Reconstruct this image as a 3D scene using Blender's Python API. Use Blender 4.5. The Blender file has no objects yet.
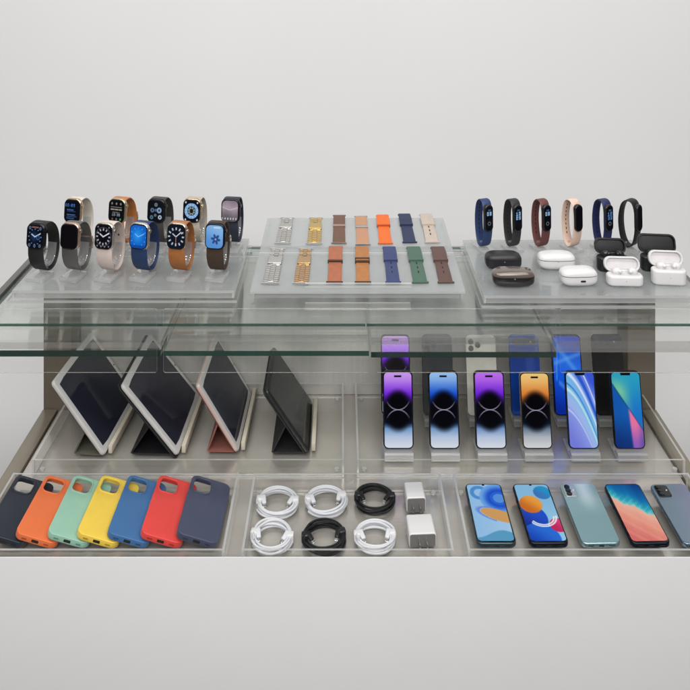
import bpy, bmesh, math, random
from mathutils import Matrix, Vector
R = math.radians
random.seed(7)
SC = bpy.context.scene
COL = SC.collection

# ------------------------------------------------------------------ camera
CX, HY, F, CZ = 342.0, -75.0, 800.0, 1.70      # level view camera with a falling front
cam = bpy.data.cameras.new('camera'); cam.sensor_width = 36; cam.lens = 36*F/690
cam.shift_x = (345-CX)/690; cam.shift_y = -(345-HY)/690
cam.clip_start = .05; cam.clip_end = 100
co = bpy.data.objects.new('camera', cam); COL.objects.link(co)
co.location = (0, 0, CZ); co.rotation_euler = (R(90), 0, 0)
SC.camera = co

def at(u, v, Y):            # point at depth Y seen at u, v of the 690 px photograph
    return Vector(((u-CX)*Y/F, Y, CZ-(v-HY)*Y/F))
def xat(u, Y): return (u-CX)*Y/F

# ------------------------------------------------------------------ colours and materials
def lin(c):
    return tuple(x/12.92 if x <= .04045 else ((x+.055)/1.055)**2.4 for x in c)
def rgb(r, g, b): return lin((r/255, g/255, b/255))
MATS = {}
def nmat(name):
    m = bpy.data.materials.new(name); m.use_nodes = True
    nt = m.node_tree; nt.nodes.clear()
    out = nt.nodes.new('ShaderNodeOutputMaterial')
    return m, nt, nt.nodes, nt.links, out
def pm(name, c, rough=.5, metal=0., var=.06, nscale=60, bump=0., bscale=400, coat=0., stretch=None, sheen=0., spec=.5):
    """Principled surface with a little uneven colour and roughness."""
    if name in MATS: return MATS[name]
    m, nt, N, L, out = nmat(name)
    p = N.new('ShaderNodeBsdfPrincipled'); L.new(p.outputs[0], out.inputs[0])
    tc = N.new('ShaderNodeTexCoord'); mp = N.new('ShaderNodeMapping')
    L.new(tc.outputs['Object'], mp.inputs[0])
    if stretch: mp.inputs['Scale'].default_value = stretch
    no = N.new('ShaderNodeTexNoise'); no.inputs['Scale'].default_value = nscale; no.inputs['Detail'].default_value = 4
    L.new(mp.outputs[0], no.inputs['Vector'])
    mr = N.new('ShaderNodeMapRange'); mr.inputs['From Min'].default_value = .25; mr.inputs['From Max'].default_value = .75
    mr.inputs['To Min'].default_value = 1-var; mr.inputs['To Max'].default_value = 1+var
    L.new(no.outputs['Fac'], mr.inputs['Value'])
    vm = N.new('ShaderNodeVectorMath'); vm.operation = 'SCALE'; vm.inputs[0].default_value = c
    L.new(mr.outputs[0], vm.inputs['Scale']); L.new(vm.outputs[0], p.inputs['Base Color'])
    rr = N.new('ShaderNodeMath'); rr.operation = 'MULTIPLY'; rr.inputs[1].default_value = rough
    L.new(mr.outputs[0], rr.inputs[0]); L.new(rr.outputs[0], p.inputs['Roughness'])
    p.inputs['Metallic'].default_value = metal; p.inputs['Coat Weight'].default_value = coat
    p.inputs['Coat Roughness'].default_value = .06; p.inputs['Sheen Weight'].default_value = sheen
    p.inputs['Specular IOR Level'].default_value = spec
    if bump:
        n2 = N.new('ShaderNodeTexNoise'); n2.inputs['Scale'].default_value = bscale; n2.inputs['Detail'].default_value = 3
        L.new(mp.outputs[0], n2.inputs['Vector'])
        b = N.new('ShaderNodeBump'); b.inputs['Strength'].default_value = bump; b.inputs['Distance'].default_value = .0006
        L.new(n2.outputs['Fac'], b.inputs['Height']); L.new(b.outputs[0], p.inputs['Normal'])
    MATS[name] = m; return m
def weave(name, c1, c2, scale, metal=1., rough=.3):
    if name in MATS: return MATS[name]
    m, nt, N, L, out = nmat(name)
    p = N.new('ShaderNodeBsdfPrincipled'); L.new(p.outputs[0], out.inputs[0])
    tc = N.new('ShaderNodeTexCoord')
    w1 = N.new('ShaderNodeTexWave'); w1.bands_direction = 'X'; w1.inputs['Scale'].default_value = scale
    w2 = N.new('ShaderNodeTexWave'); w2.bands_direction = 'DIAGONAL'; w2.inputs['Scale'].default_value = scale*.8
    for w in (w1, w2): L.new(tc.outputs['Object'], w.inputs[0])
    mu = N.new('ShaderNodeMath'); mu.operation = 'MULTIPLY'
    L.new(w1.outputs['Fac'], mu.inputs[0]); L.new(w2.outputs['Fac'], mu.inputs[1])
    mx = N.new('ShaderNodeMix'); mx.data_type = 'RGBA'
    mx.inputs[6].default_value = (*c1, 1); mx.inputs[7].default_value = (*c2, 1)
    L.new(mu.outputs[0], mx.inputs[0]); L.new(mx.outputs[2], p.inputs['Base Color'])
    b = N.new('ShaderNodeBump'); b.inputs['Strength'].default_value = .6; b.inputs['Distance'].default_value = .0005
    L.new(mu.outputs[0], b.inputs['Height']); L.new(b.outputs[0], p.inputs['Normal'])
    p.inputs['Metallic'].default_value = metal; p.inputs['Roughness'].default_value = rough
    MATS[name] = m; return m
def sheet(name, tint, haze=0., hcol=(.8, .8, .8), f0=.04, grough=.03, trans=.5, smudge=0.):
    """Clear or frosted sheet: light goes straight through, the surface mirrors more at grazing angles, haze scatters."""
    if name in MATS: return MATS[name]
    m, nt, N, L, out = nmat(name)
    tr = N.new('ShaderNodeBsdfTransparent'); tr.inputs[0].default_value = (*tint, 1)
    gl = N.new('ShaderNodeBsdfGlossy'); gl.inputs['Roughness'].default_value = grough; gl.inputs['Color'].default_value = (1, 1, 1, 1)
    lw = N.new('ShaderNodeLayerWeight'); lw.inputs['Blend'].default_value = .5
    po = N.new('ShaderNodeMath'); po.operation = 'POWER'; po.inputs[1].default_value = 5; L.new(lw.outputs['Facing'], po.inputs[0])
    ma = N.new('ShaderNodeMath'); ma.operation = 'MULTIPLY_ADD'; ma.inputs[1].default_value = 1-f0; ma.inputs[2].default_value = f0
    L.new(po.outputs[0], ma.inputs[0])
    base = tr
    if haze:
        di = N.new('ShaderNodeBsdfDiffuse'); di.inputs[0].default_value = (*hcol, 1)
        tl = N.new('ShaderNodeBsdfTranslucent'); tl.inputs[0].default_value = (*hcol, 1)
        m1 = N.new('ShaderNodeMixShader'); m1.inputs[0].default_value = trans
        L.new(di.outputs[0], m1.inputs[1]); L.new(tl.outputs[0], m1.inputs[2])
        m2 = N.new('ShaderNodeMixShader'); m2.inputs[0].default_value = haze
        L.new(tr.outputs[0], m2.inputs[1]); L.new(m1.outputs[0], m2.inputs[2])
        if smudge:
            tc = N.new('ShaderNodeTexCoord'); no = N.new('ShaderNodeTexNoise'); no.inputs['Scale'].default_value = 14
            no.inputs['Detail'].default_value = 6
            L.new(tc.outputs['Object'], no.inputs[0])
            mr = N.new('ShaderNodeMapRange'); mr.inputs['From Min'].default_value = .3; mr.inputs['From Max'].default_value = .7
            mr.inputs['To Min'].default_value = max(0, haze-smudge); mr.inputs['To Max'].default_value = haze+smudge
            L.new(no.outputs['Fac'], mr.inputs['Value']); L.new(mr.outputs[0], m2.inputs[0])
        base = m2
    mx = N.new('ShaderNodeMixShader')
    L.new(ma.outputs[0], mx.inputs[0]); L.new(base.outputs[0], mx.inputs[1]); L.new(gl.outputs[0], mx.inputs[2])
    L.new(mx.outputs[0], out.inputs[0])
    MATS[name] = m; return m
def display(name='lit_display', strength=1.06):
    if name in MATS: return MATS[name]
    m, nt, N, L, out = nmat(name)
    p = N.new('ShaderNodeBsdfPrincipled'); L.new(p.outputs[0], out.inputs[0])
    a = N.new('ShaderNodeAttribute'); a.attribute_name = 'Col'
    p.inputs['Base Color'].default_value = (.002, .002, .003, 1); p.inputs['Roughness'].default_value = .08
    p.inputs['Specular IOR Level'].default_value = .05
    L.new(a.outputs['Color'], p.inputs['Emission Color']); p.inputs['Emission Strength'].default_value = strength
    MATS[name] = m; return m
def painted(name, rough=.3, metal=.5, coat=.3):        # back panel colour, any painted sheen included, kept in the mesh's colour attribute
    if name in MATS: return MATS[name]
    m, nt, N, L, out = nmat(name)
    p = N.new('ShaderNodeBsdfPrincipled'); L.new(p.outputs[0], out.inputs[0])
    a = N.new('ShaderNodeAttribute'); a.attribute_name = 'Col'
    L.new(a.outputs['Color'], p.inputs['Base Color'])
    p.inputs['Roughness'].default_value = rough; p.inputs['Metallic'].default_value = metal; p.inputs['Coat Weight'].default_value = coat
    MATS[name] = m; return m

ACR = sheet('clear_acrylic', (.993, .993, .989), .006, (.85, .85, .83), f0=.014, smudge=.005)
ACR_EDGE = sheet('acrylic_edge', (.92, .92, .91), .62, (.95, .95, .94), f0=.16, grough=.15)
ACR_SOLID = sheet('acrylic_block', (.93, .935, .935), .3, (.9, .9, .9), f0=.09, grough=.04)
FROST = sheet('frosted_acrylic', (.92, .93, .93), .36, (.74, .76, .76), f0=.05, grough=.07, trans=.45, smudge=.05)
FROST2 = sheet('frosted_board', (.93, .94, .94), .48, (.68, .70, .70), f0=.05, grough=.08, trans=.45, smudge=.04)
GLASS = sheet('shelf_glass', (.976, .988, .981), .010, (.7, .76, .73), f0=.018, smudge=.008)
GEDGE_G = sheet('green_glass_edge', (.04, .20, .15), .82, (.010, .075, .052), f0=.05, grough=.08)
GEDGE_D = sheet('dark_glass_edge', (.05, .12, .10), .85, (.014, .046, .036), f0=.05, grough=.1)
GEDGE_T = sheet('thin_glass_edge', (.15, .32, .26), .6, (.05, .12, .095), f0=.06, grough=.1)
AEDGE_G = sheet('grey_acrylic_edge', (.88, .87, .86), .2, (.72, .71, .69), f0=.2, grough=.12)
DISP = display()
WALLM = pm('wall_paint', rgb(229, 229, 229), .75, var=.012, nscale=2.2, bump=.08, bscale=220)
FLOORM = pm('floor_tile', rgb(112, 108, 104), .5, var=.04, nscale=5)
LAMI = pm('white_laminate', rgb(226, 226, 226), .5, var=.012, nscale=6, bump=.05, bscale=300)
STEEL = pm('brushed_steel', rgb(204, 198, 191), .21, .55, var=.03, nscale=9, stretch=(1, 90, 90), bump=.03, bscale=60)
STEELB = pm('brushed_steel_back', rgb(220, 217, 213), .42, .3, var=.05, nscale=5, stretch=(40, 1, 1))
POSTM = pm('bronze_grey_post', rgb(122, 112, 98), .45, .4, var=.05, nscale=8, stretch=(40, 40, 1))
RIMM = pm('bronze_grey_rim', rgb(146, 136, 122), .4, .4, var=.06, nscale=8, stretch=(20, 1, 20))
BLACKP = pm('black_plastic', (.012, .012, .013), .35)
BLACKG = pm('black_glass', (.006, .006, .007), .06, spec=.5)
DARKGAP = pm('dark_gap', (.01, .01, .01), .7)
WHITEP = pm('white_plastic', rgb(220, 219, 219), .3, var=.015)
WHITEC = pm('white_cable', rgb(214, 215, 219), .42, var=.02)
CHROME = pm('chrome', (.8, .8, .8), .16, 1., var=.03)
GOLD = pm('gold_steel', rgb(208, 182, 128), .2, 1., var=.06, nscale=200)
ROSEG = pm('rose_gold_steel', rgb(196, 166, 130), .2, 1., var=.06, nscale=200)
SILV = pm('silver_steel', rgb(196, 194, 190), .18, 1., var=.06, nscale=200)
LENS = pm('lens_glass', (.004, .004, .008), .04)

# ------------------------------------------------------------------ mesh helpers
def mesh_from(bm, name, smooth=True, ang=38):
    bmesh.ops.recalc_face_normals(bm, faces=bm.faces[:])
    me = bpy.data.meshes.new(name); bm.to_mesh(me); bm.free()
    if smooth:
        me.shade_smooth(); me.set_sharp_from_angle(angle=R(ang))
    return me
def ob(name, me, mats, parent=None, loc=None, rot=None):
    if isinstance(me, bmesh.types.BMesh): me = mesh_from(me, name)
    if not isinstance(mats, (list, tuple)): mats = [mats]
    for m in mats: me.materials.append(m)
    o = bpy.data.objects.new(name, me); COL.objects.link(o)
    if parent: o.parent = parent
    if loc is not None: o.location = loc
    if rot is not None: o.rotation_euler = rot
    return o
def thing(name, label, cat, loc=(0, 0, 0), rot=(0, 0, 0), group=None):
    o = bpy.data.objects.new(name, None); COL.objects.link(o); o.empty_display_size = .02
    o.location = loc; o.rotation_euler = rot
    o['label'] = label; o['category'] = cat
    if group: o['group'] = group
    return o
def struct(o): o['kind'] = 'structure'; return o
def tag(o, label, cat, group=None):
    o['label'] = label; o['category'] = cat
    if group: o['group'] = group
    return o
def box(bm, x0, x1, y0, y1, z0, z1, mi=0, thin=None, edge=1, M=None):
    """Box; with thin = axis, the faces across that axis take mi and the narrow ones take edge."""
    vs = [bm.verts.new((x, y, z)) for x in (x0, x1) for y in (y0, y1) for z in (z0, z1)]
    q = [((0, 1, 3, 2), 0), ((4, 6, 7, 5), 0), ((0, 4, 5, 1), 1), ((2, 3, 7, 6), 1), ((0, 2, 6, 4), 2), ((1, 5, 7, 3), 2)]
    for idx, ax in q:
        f = bm.faces.new([vs[i] for i in idx])
        f.material_index = mi if (thin is None or ax == thin) else edge
    if M is not None: bmesh.ops.transform(bm, matrix=M, verts=vs)
    return vs
def bbox_mesh(x0, x1, y0, y1, z0, z1, bev=.001, seg=2):
    bm = bmesh.new(); box(bm, x0, x1, y0, y1, z0, z1)
    bmesh.ops.bevel(bm, geom=bm.edges[:], offset=bev, segments=seg, affect='EDGES', profile=.5)
    return bm
def rrect(w, h, r, n=7, cx=0, cy=0):
    pts = []; r = min(r, w/2-1e-5, h/2-1e-5)
    for (sx, sy, a0) in ((1, -1, -90), (1, 1, 0), (-1, 1, 90), (-1, -1, 180)):
        for k in range(n+1):
            a = R(a0+90*k/n)
            pts.append((cx+sx*(w/2-r)+r*math.cos(a), cy+sy*(h/2-r)+r*math.sin(a)))
    return pts
def slab(outline, z0, z1, bevel=0., holes=(), res=3):
    """Flat outline with thickness, rounded edges and holes -> bmesh."""
    bevel = max(0, min(bevel, (z1-z0)/2-1e-5))
    cu = bpy.data.curves.new('outline', 'CURVE'); cu.dimensions = '2D'; cu.fill_mode = 'BOTH'
    cu.extrude = max(1e-6, (z1-z0)/2-bevel); cu.bevel_depth = bevel; cu.bevel_resolution = res; cu.offset = -bevel
    for i, pts in enumerate([outline]+[list(reversed(h)) for h in holes]):
        s = cu.splines.new('POLY'); s.points.add(len(pts)-1); s.use_cyclic_u = True
        for p, q in zip(s.points, pts): p.co = (q[0], q[1], 0, 1)
    o = bpy.data.objects.new('outline', cu)
    me = bpy.data.meshes.new_from_object(o)
    bm = bmesh.new(); bm.from_mesh(me)
    bmesh.ops.remove_doubles(bm, verts=bm.verts[:], dist=1e-6)
    bmesh.ops.translate(bm, vec=(0, 0, (z0+z1)/2), verts=bm.verts[:])
    for f in bm.faces: f.material_index = 0
    bpy.data.objects.remove(o); bpy.data.curves.remove(cu); bpy.data.meshes.remove(me)
    return bm
def xf(bm, M):
    bmesh.ops.transform(bm, matrix=M, verts=bm.verts[:]); return bm
def merge(bm, other, mi=None):
    me = bpy.data.meshes.new('tmp'); 
    if mi is not None:
        for f in other.faces: f.material_index = mi
    other.to_mesh(me); other.free(); bm.from_mesh(me); bpy.data.meshes.remove(me); return bm
def cyl(bm, p, r, h, axis='Z', seg=20, mi=0, r2=None):
    M = Matrix.Translation(p)
    if axis == 'X': M = M @ Matrix.Rotation(R(90), 4, 'Y')
    if axis == 'Y': M = M @ Matrix.Rotation(R(90), 4, 'X')
    n0 = len(bm.faces)
    bmesh.ops.create_cone(bm, cap_ends=True, segments=seg, radius1=r, radius2=r if r2 is None else r2, depth=h, matrix=M)
    bm.faces.ensure_lookup_table()
    for f in bm.faces[n0:]: f.material_index = mi
    return bm
def catmull(P, n, closed=False):
    P = [Vector(p) for p in P]; out = []; m = len(P); segs = m if closed else m-1
    for i in range(segs):
        if closed: a, b, c, d = P[(i-1) % m], P[i], P[(i+1) % m], P[(i+2) % m]
        else: a, b, c, d = P[max(0, i-1)], P[i], P[i+1], P[min(m-1, i+2)]
        for k in range(n):
            t = k/n
            out.append(.5*((2*b)+(c-a)*t+(2*a-5*b+4*c-d)*t*t+(3*b-a-3*c+d)*t**3))
    if not closed: out.append(P[-1])
    return out
def ribbon(P, widths, t, closed=False, hole=None, hole_w=.0012, n=5):
    """Strap: a flat rounded section swept along a profile in the local YZ plane; hole=(from, to, step) leaves dark slots."""
    pts = catmull([(0, p[0], p[1]) for p in P], n, closed); m = len(pts)
    bm = bmesh.new(); rings = []
    for i, p in enumerate(pts):
        a = pts[(i-1) % m] if (closed or i > 0) else p
        b = pts[(i+1) % m] if (closed or i < m-1) else p
        tg = (b-a).normalized(); nr = Vector((0, tg.z, -tg.y))
        s = i/(m-1) if not closed else i/m
        k = s*(len(widths)-1); j = min(int(k), len(widths)-2); w = widths[j]+(widths[j+1]-widths[j])*(k-j)
        e = min(t*.6, w*.12)
        sec = [(-w/2, -t*.2), (-w/2+e, -t/2), (-hole_w, -t/2), (hole_w, -t/2), (w/2-e, -t/2), (w/2, -t*.2),
               (w/2, t*.2), (w/2-e, t/2), (hole_w, t/2), (-hole_w, t/2), (-w/2+e, t/2), (-w/2, t*.2)]
        rings.append([bm.verts.new(p+Vector((x, 0, 0))+nr*h) for x, h in sec])
    for i in range(m if closed else m-1):
        A, B = rings[i], rings[(i+1) % m]
        for j in range(12):
            f = bm.faces.new((A[j], A[(j+1) % 12], B[(j+1) % 12], B[j]))
            if hole and hole[0] <= i <= hole[1] and (i-hole[0]) % hole[2] == 0 and j in (2, 8): f.material_index = 1
    if not closed:
        bm.faces.new(rings[0]); bm.faces.new(list(reversed(rings[-1])))
    return bm
def tube(bm, pts, r, seg=8, closed=False, mi=0):
    m = len(pts); pts = [Vector(p) for p in pts]; rings = []; up = Vector((0, 0, 1))
    for i, p in enumerate(pts):
        a = pts[(i-1) % m] if (closed or i > 0) else p
        b = pts[(i+1) % m] if (closed or i < m-1) else p
        tg = (b-a).normalized(); s = tg.cross(up)
        if s.length < 1e-4: s = Vector((1, 0, 0))
        s.normalize(); n = s.cross(tg)
        rings.append([bm.verts.new(p+s*(r*math.cos(2*math.pi*k/seg))+n*(r*math.sin(2*math.pi*k/seg))) for k in range(seg)])
    for i in range(m if closed else m-1):
        A, B = rings[i], rings[(i+1) % m]
        for k in range(seg):
            bm.faces.new((A[k], A[(k+1) % seg], B[(k+1) % seg], B[k])).material_index = mi
    if not closed: bm.faces.new(rings[0]); bm.faces.new(list(reversed(rings[-1])))
    return bm
def pill(a, b, c, e1=.62, e2=.6, lo=-90, hi=90, nu=40, nv=24, cap=True):
    """Rounded pebble shape between two latitudes."""
    def pw(x, e): return math.copysign(abs(x)**e, x)
    bm = bmesh.new(); rings = []
    for j in range(nv+1):
        la = R(lo+(hi-lo)*j/nv); la = max(-R(89), min(R(89), la)); ring = []
        for i in range(nu):
            lo_ = 2*math.pi*i/nu
            ring.append(bm.verts.new((a*pw(math.cos(la), e1)*pw(math.cos(lo_), e2), b*pw(math.cos(la), e1)*pw(math.sin(lo_), e2), c*pw(math.sin(la), e1))))
        rings.append(ring)
    for A, B in zip(rings, rings[1:]):
        for i in range(nu): bm.faces.new((A[i], A[(i+1) % nu], B[(i+1) % nu], B[i]))
    if cap: bm.faces.new(list(reversed(rings[0]))); bm.faces.new(rings[-1])
    return bm
def screen(name, w, h, r, nx, ny, f, linear=False):
    """Sheet with rounded corners in local XY; f(x, y) with x, y in -1..1 gives the picture it shows."""
    me = bpy.data.meshes.new(name); vs = []; cs = []
    for j in range(ny+1):
        y = -h/2+h*j/ny; d = abs(y)-(h/2-r); hw = w/2
        if d > 0: hw = w/2-r+math.sqrt(max(0, r*r-min(r, d)**2))
        for i in range(nx+1):
            x = hw*(2*i/nx-1); vs.append((x, y, 0)); c = f(2*x/w, 2*y/h)
            cs.append((*lin(tuple(min(1, max(0, k)) for k in c)), 1))
    fs = [(j*(nx+1)+i, j*(nx+1)+i+1, (j+1)*(nx+1)+i+1, (j+1)*(nx+1)+i) for j in range(ny) for i in range(nx)]
    me.from_pydata(vs, [], fs)
    at_ = me.color_attributes.new('Col', 'FLOAT_COLOR', 'POINT')
    at_.data.foreach_set('color', [k for c in cs for k in c])
    me.update(); return me

# ------------------------------------------------------------------ picture functions (what the screens show)
def mix(a, b, t):
    t = min(1, max(0, t)); return tuple(p+(q-p)*t for p, q in zip(a, b))
def ss(a, b, x):
    t = min(1, max(0, (x-a)/(b-a))); return t*t*(3-2*t)
def C(r, g, b): return (r/255, g/255, b/255)
def ramp(st, t):
    for (a, ca), (b, cb) in zip(st, st[1:]):
        if t <= b: return mix(ca, cb, (t-a)/(b-a)) if t > a else ca
    return st[-1][1]
def seg(x, y, x0, y0, x1, y1):
    dx, dy = x1-x0, y1-y0; t = max(0, min(1, ((x-x0)*dx+(y-y0)*dy)/(dx*dx+dy*dy)))
    return math.hypot(x-x0-t*dx, y-y0-t*dy)
FONT = {'0': '111101101101111', '1': '010110010010111', '2': '111001111100111', '3': '111001111001111', '5': '111100111001111',
        '8': '111101111101111', '9': '111101111001111', ':': '000010000010000', '7': '111001001001001', '4': '101101111001001', '6': '111100111101111'}
def text(x, y, s, cx, cy, h):          # 1 inside a digit of the clock text
    px = h/5; W = len(s)*4*px; i = (x-(cx-W/2))/px; j = (cy+h/2-y)/px
    if i < 0 or j < 0 or j >= 5 or i >= len(s)*4: return 0
    k = int(i)//4; c = int(i) % 4
    if c > 2: return 0
    return int(FONT[s[k]][int(j)*3+c])
def arc_wall(top, glow, low=C(120, 160, 205), white=C(226, 230, 242)):
    """Two dark discs touching in the middle over a glow from the top and a pale glow from below."""
    def f(x, y):
        Y = y*2.3; ax = abs(x)
        if abs(y-.9) < .022 and ax < .26: return (.01, .01, .02)          # camera island
        c = ramp([(-1, white), (-.72, mix(white, low, .35)), (-.5, low), (-.34, C(8, 22, 45)), (-.15, C(4, 4, 10)), (.12, C(5, 4, 16)), (.42, glow), (.78, mix(glow, top, .75)), (1, top)], y)
        for cy in (.40, -.50):
            d = math.hypot(x*.95, (Y-cy)*1.02)
            c = mix((.0, .0, .012), c, ss(.46, 1.04, d))
        for cy in (.98, -.98):
            d = abs(math.hypot(x*1.06, Y-cy)-.98)
            if ax < .92: c = mix(c, C(205, 190, 225), .8*(1-ss(.008, .038, d))*(1-ss(.4, .95, ax)*.6)*(1-ss(.42, .6, abs(Y))))
        return c
    return f
def swirl(x, y):
    if y > .93 and abs(x) < .36: return (.01, .01, .02)
    s = x*.55+y*1.15+.22*math.sin(x*1.6)
    c = ramp([(-1.5, C(120, 130, 226)), (-.6, C(142, 160, 238)), (-.1, C(130, 205, 236)), (.3, C(120, 190, 240)), (.9, C(140, 165, 250)), (1.5, C(60, 90, 220))], s)
    for k, w, col in ((.95, .2, C(36, 84, 205)), (-.25, .3, C(165, 190, 245)), (.62, .10, C(235, 240, 255)), (.28, .05, C(60, 110, 220)), (.1, .08, C(215, 235, 250)), (-.52, .05, C(205, 215, 255)), (1.3, .08, C(225, 235, 255))):
        q = y*1.15+(x+.2)**2*.28+x*.72
        c = mix(c, col, .9*(1-ss(w*.3, w, abs(q-k))))
    return c
def prism(x, y):
    if y > .93 and abs(x) < .36: return (.01, .01, .02)
    l1 = .02-(x-.1)*.62                      # diagonal through the middle
    if y > l1:
        c = mix(C(30, 120, 205), C(42, 165, 200), ss(-.2, 1, y))
        c = mix(c, C(150, 225, 150), 1.25*(1-ss(-1, .6, x))*(1-ss(.35, 1.0, y))*ss(-.1, .5, y-l1+.25))
    else:
        c = mix(C(16, 50, 120), C(20, 100, 190), ss(-1, 0, y)*.8+.2*ss(-1, 1, x))
        e = x-.03-(-.1-y)*.16
        c = mix(c, mix(C(240, 120, 168), C(120, 88, 200), .75*ss(-.3, -1, y)), ss(-.04, .14, e)*(1-.35*ss(.5, 1, x)))
    c = mix(c, C(15, 30, 70), .5*(1-ss(0, .05, abs(y-l1))))
    return c
def streak(x, y):
    c = ramp([(-1, C(10, 40, 150)), (-.2, C(18, 84, 220)), (.3, C(30, 110, 235)), (1, C(20, 60, 170))], y+.15*x)
    for x0, y0, x1, y1, w in ((-1, .9, .6, .1, .16), (-.9, .3, 1, .55, .1), (-.6, -.2, .9, -.7, .12), (-.8, -.1, -.7, .9, .1)):
        c = mix(c, C(110, 175, 245), .5*(1-ss(0, w, seg(x, y, x0, y0, x1, y1))))
    return c
def swirl_orange(x, y):
    Y = y*2.1; c = mix(C(150, 196, 236), C(168, 205, 240), ss(-1, 1, x))
    d = math.hypot((x-.75), (Y-1.0))
    c = mix(c, C(60, 130, 205), .8*(1-ss(.08, .16, abs(math.hypot(x+.35, Y-1.45)-.42))))
    k = mix(C(25, 80, 205), C(110, 170, 235), .75+(ss(.55, 1.1, d)-.75)*ss(.46, .54, d)); k = mix(k, C(36, 100, 215), ss(.31, .39, d)*(1-ss(.46, .54, d)))
    c = mix(k, c, ss(1.09, 1.19, d))
    e = math.hypot((x-.55)*.78, (Y+.25+.35*(x-.4))*1.9)
    c = mix(C(212, 160, 96), c, ss(.78, .86, e))
    if .86 < e < 1.12 and x < .3: c = mix(C(105, 140, 225), c, ss(.9, 1.12, e))
    c = mix(c, C(92, 160, 200), 1-ss(-.05, .05, Y+1.62-.25*math.sin(x*2.2+.6)))
    if y > .955 and abs(x) < .06: c = (.02, .02, .03)
    return c
def discs(x, y):
    Y = y*2.1; c = mix(C(150, 205, 235), C(135, 190, 228), ss(-1, 1, Y))
    def disc(cx, cy, r, col, col2):
        nonlocal c
        d = math.hypot(x-cx, Y-cy); c = mix(mix(col2, col, ss(-r, r, (x-cx)+(Y-cy))), c, ss(r-.03, r+.03, d))
    disc(.55, 1.45, .52, C(30, 150, 205), C(60, 120, 190))
    disc(-.75, -.5, 1.12, C(28, 80, 205), C(18, 40, 140))
    disc(-.35, -1.95, 1.1, C(40, 110, 220), C(20, 60, 175))
    disc(-.35, .55, .66, C(240, 160, 60), C(205, 110, 30))
    disc(.85, -1.0, .5, C(225, 60, 120), C(200, 40, 95))
    for rr in (.62, .74):
        d = abs(math.hypot((x-.05)*.9, (Y+.35))-rr)
        if Y < -.55+.25*x and x > -.6: c = mix(c, C(240, 245, 250), .95*(1-ss(.025, .06, d)))
    if y > .955 and abs(x) < .06: c = (.02, .02, .03)
    return c
def beach(x, y):
    w = .18-.34*x+.05*math.sin(x*6+1)+.018*math.sin(x*17+.6)
    sea = sand = None
    if y > w-.03:
        c = ramp([(0, C(110, 205, 205)), (.16, C(45, 165, 190)), (.5, C(20, 110, 175)), (1.1, C(16, 62, 130))], y-w)
        f = math.sin(x*17+y*21)*math.sin(x*31-y*13)
        c = mix(c, C(185, 230, 230), .55*max(0, f)*(1-ss(.05, .45, y-w))); sea = c
    if y < w+.03:
        c = ramp([(-1.3, C(222, 112, 110)), (-.6, C(236, 150, 132)), (-.12, C(240, 178, 158)), (0, C(225, 190, 178))], y-w)
        c = mix(c, C(245, 190, 150), .25*max(0, math.sin(y*16+x*7))); sand = c
    return sea if sand is None else sand if sea is None else mix(sand, sea, ss(-.03, .03, y-w))
# ---- watch dials: x in -1..1, y in -1..1
def hands(c, x, y, a, b, col, w=.045, lens=(.42, .66)):
    for ang, ln in ((a, lens[0]), (b, lens[1])):
        c = mix(c, col, 1-ss(w*.6, w*1.5, seg(x*.84, y, 0, 0, math.sin(R(ang))*ln, math.cos(R(ang))*ln)))
    return c
def ticks(c, x, y, r0, r1, col, n=12, w=.045):
    X = x*.84; d = math.hypot(X, y)
    if r0 < d < r1:
        a = math.atan2(X, y)/(2*math.pi)*n; k = abs(a-round(a))*2*math.pi/n*d
        c = mix(c, col, 1-ss(w*.6, w*1.4, k))
    return c
def f_navy(x, y):
    c = mix(C(8, 12, 24), C(24, 48, 84), 1-ss(.1, .75, math.hypot(x+.1, y)))
    c = ticks(c, x, y, .62, .72, C(120, 150, 190)); c = hands(c, x, y, 300, 62, C(205, 222, 240))
    for cx, cy in ((-.68, .76), (.68, .76), (-.68, -.76), (.68, -.76), (0, -.8)):
        c = mix(c, C(120, 140, 170), .8*(1-ss(.03, .07, abs(math.hypot(x-cx, y-cy)-.1))))
    if abs(y-.84) < .06 and abs(x) < .45: c = C(140, 96, 92)
    c = mix(c, C(70, 110, 165), .8*(1-ss(.03, .07, abs(math.hypot(x-.42, y+.05)-.17)))); return c
def f_off(x, y): return C(9, 7, 9)
def f_white_hands(x, y):
    c = C(10, 9, 16); c = ticks(c, x, y, .55, .74, C(190, 188, 205), 12, .06); c = ticks(c, x, y, .78, .86, C(105, 105, 120), 60, .02)
    c = hands(c, x, y, 304, 60, C(235, 232, 240), .05)
    for cx, cy in ((-.72, -.82), (-.24, -.86), (.24, -.86), (.72, -.82), (-.7, .84), (.7, .84)):
        c = mix(c, C(165, 160, 175), .9*(1-ss(.05, .1, math.hypot(x-cx, y-cy))))
    return c
def f_blue(x, y):
    c = mix(C(20, 100, 200), C(40, 150, 245), 1-ss(0, 1.1, math.hypot(x+.1, y-.1)))
    c = hands(c, x, y, 302, 64, C(150, 205, 250), .03); c = ticks(c, x, y, .72, .84, C(95, 175, 245), 12, .03)
    if y < -.72: c = mix(c, C(14, 70, 160), .8)
    return c
def f_numerals(x, y):
    c = C(14, 22, 36); c = ticks(c, x, y, .60, .84, C(200, 205, 214), 12, .065); c = hands(c, x, y, 305, 50, C(225, 228, 235), .04)
    c = hands(c, x, y, 180, 180, C(210, 150, 130), .02, (.6, .6)); return c
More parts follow.
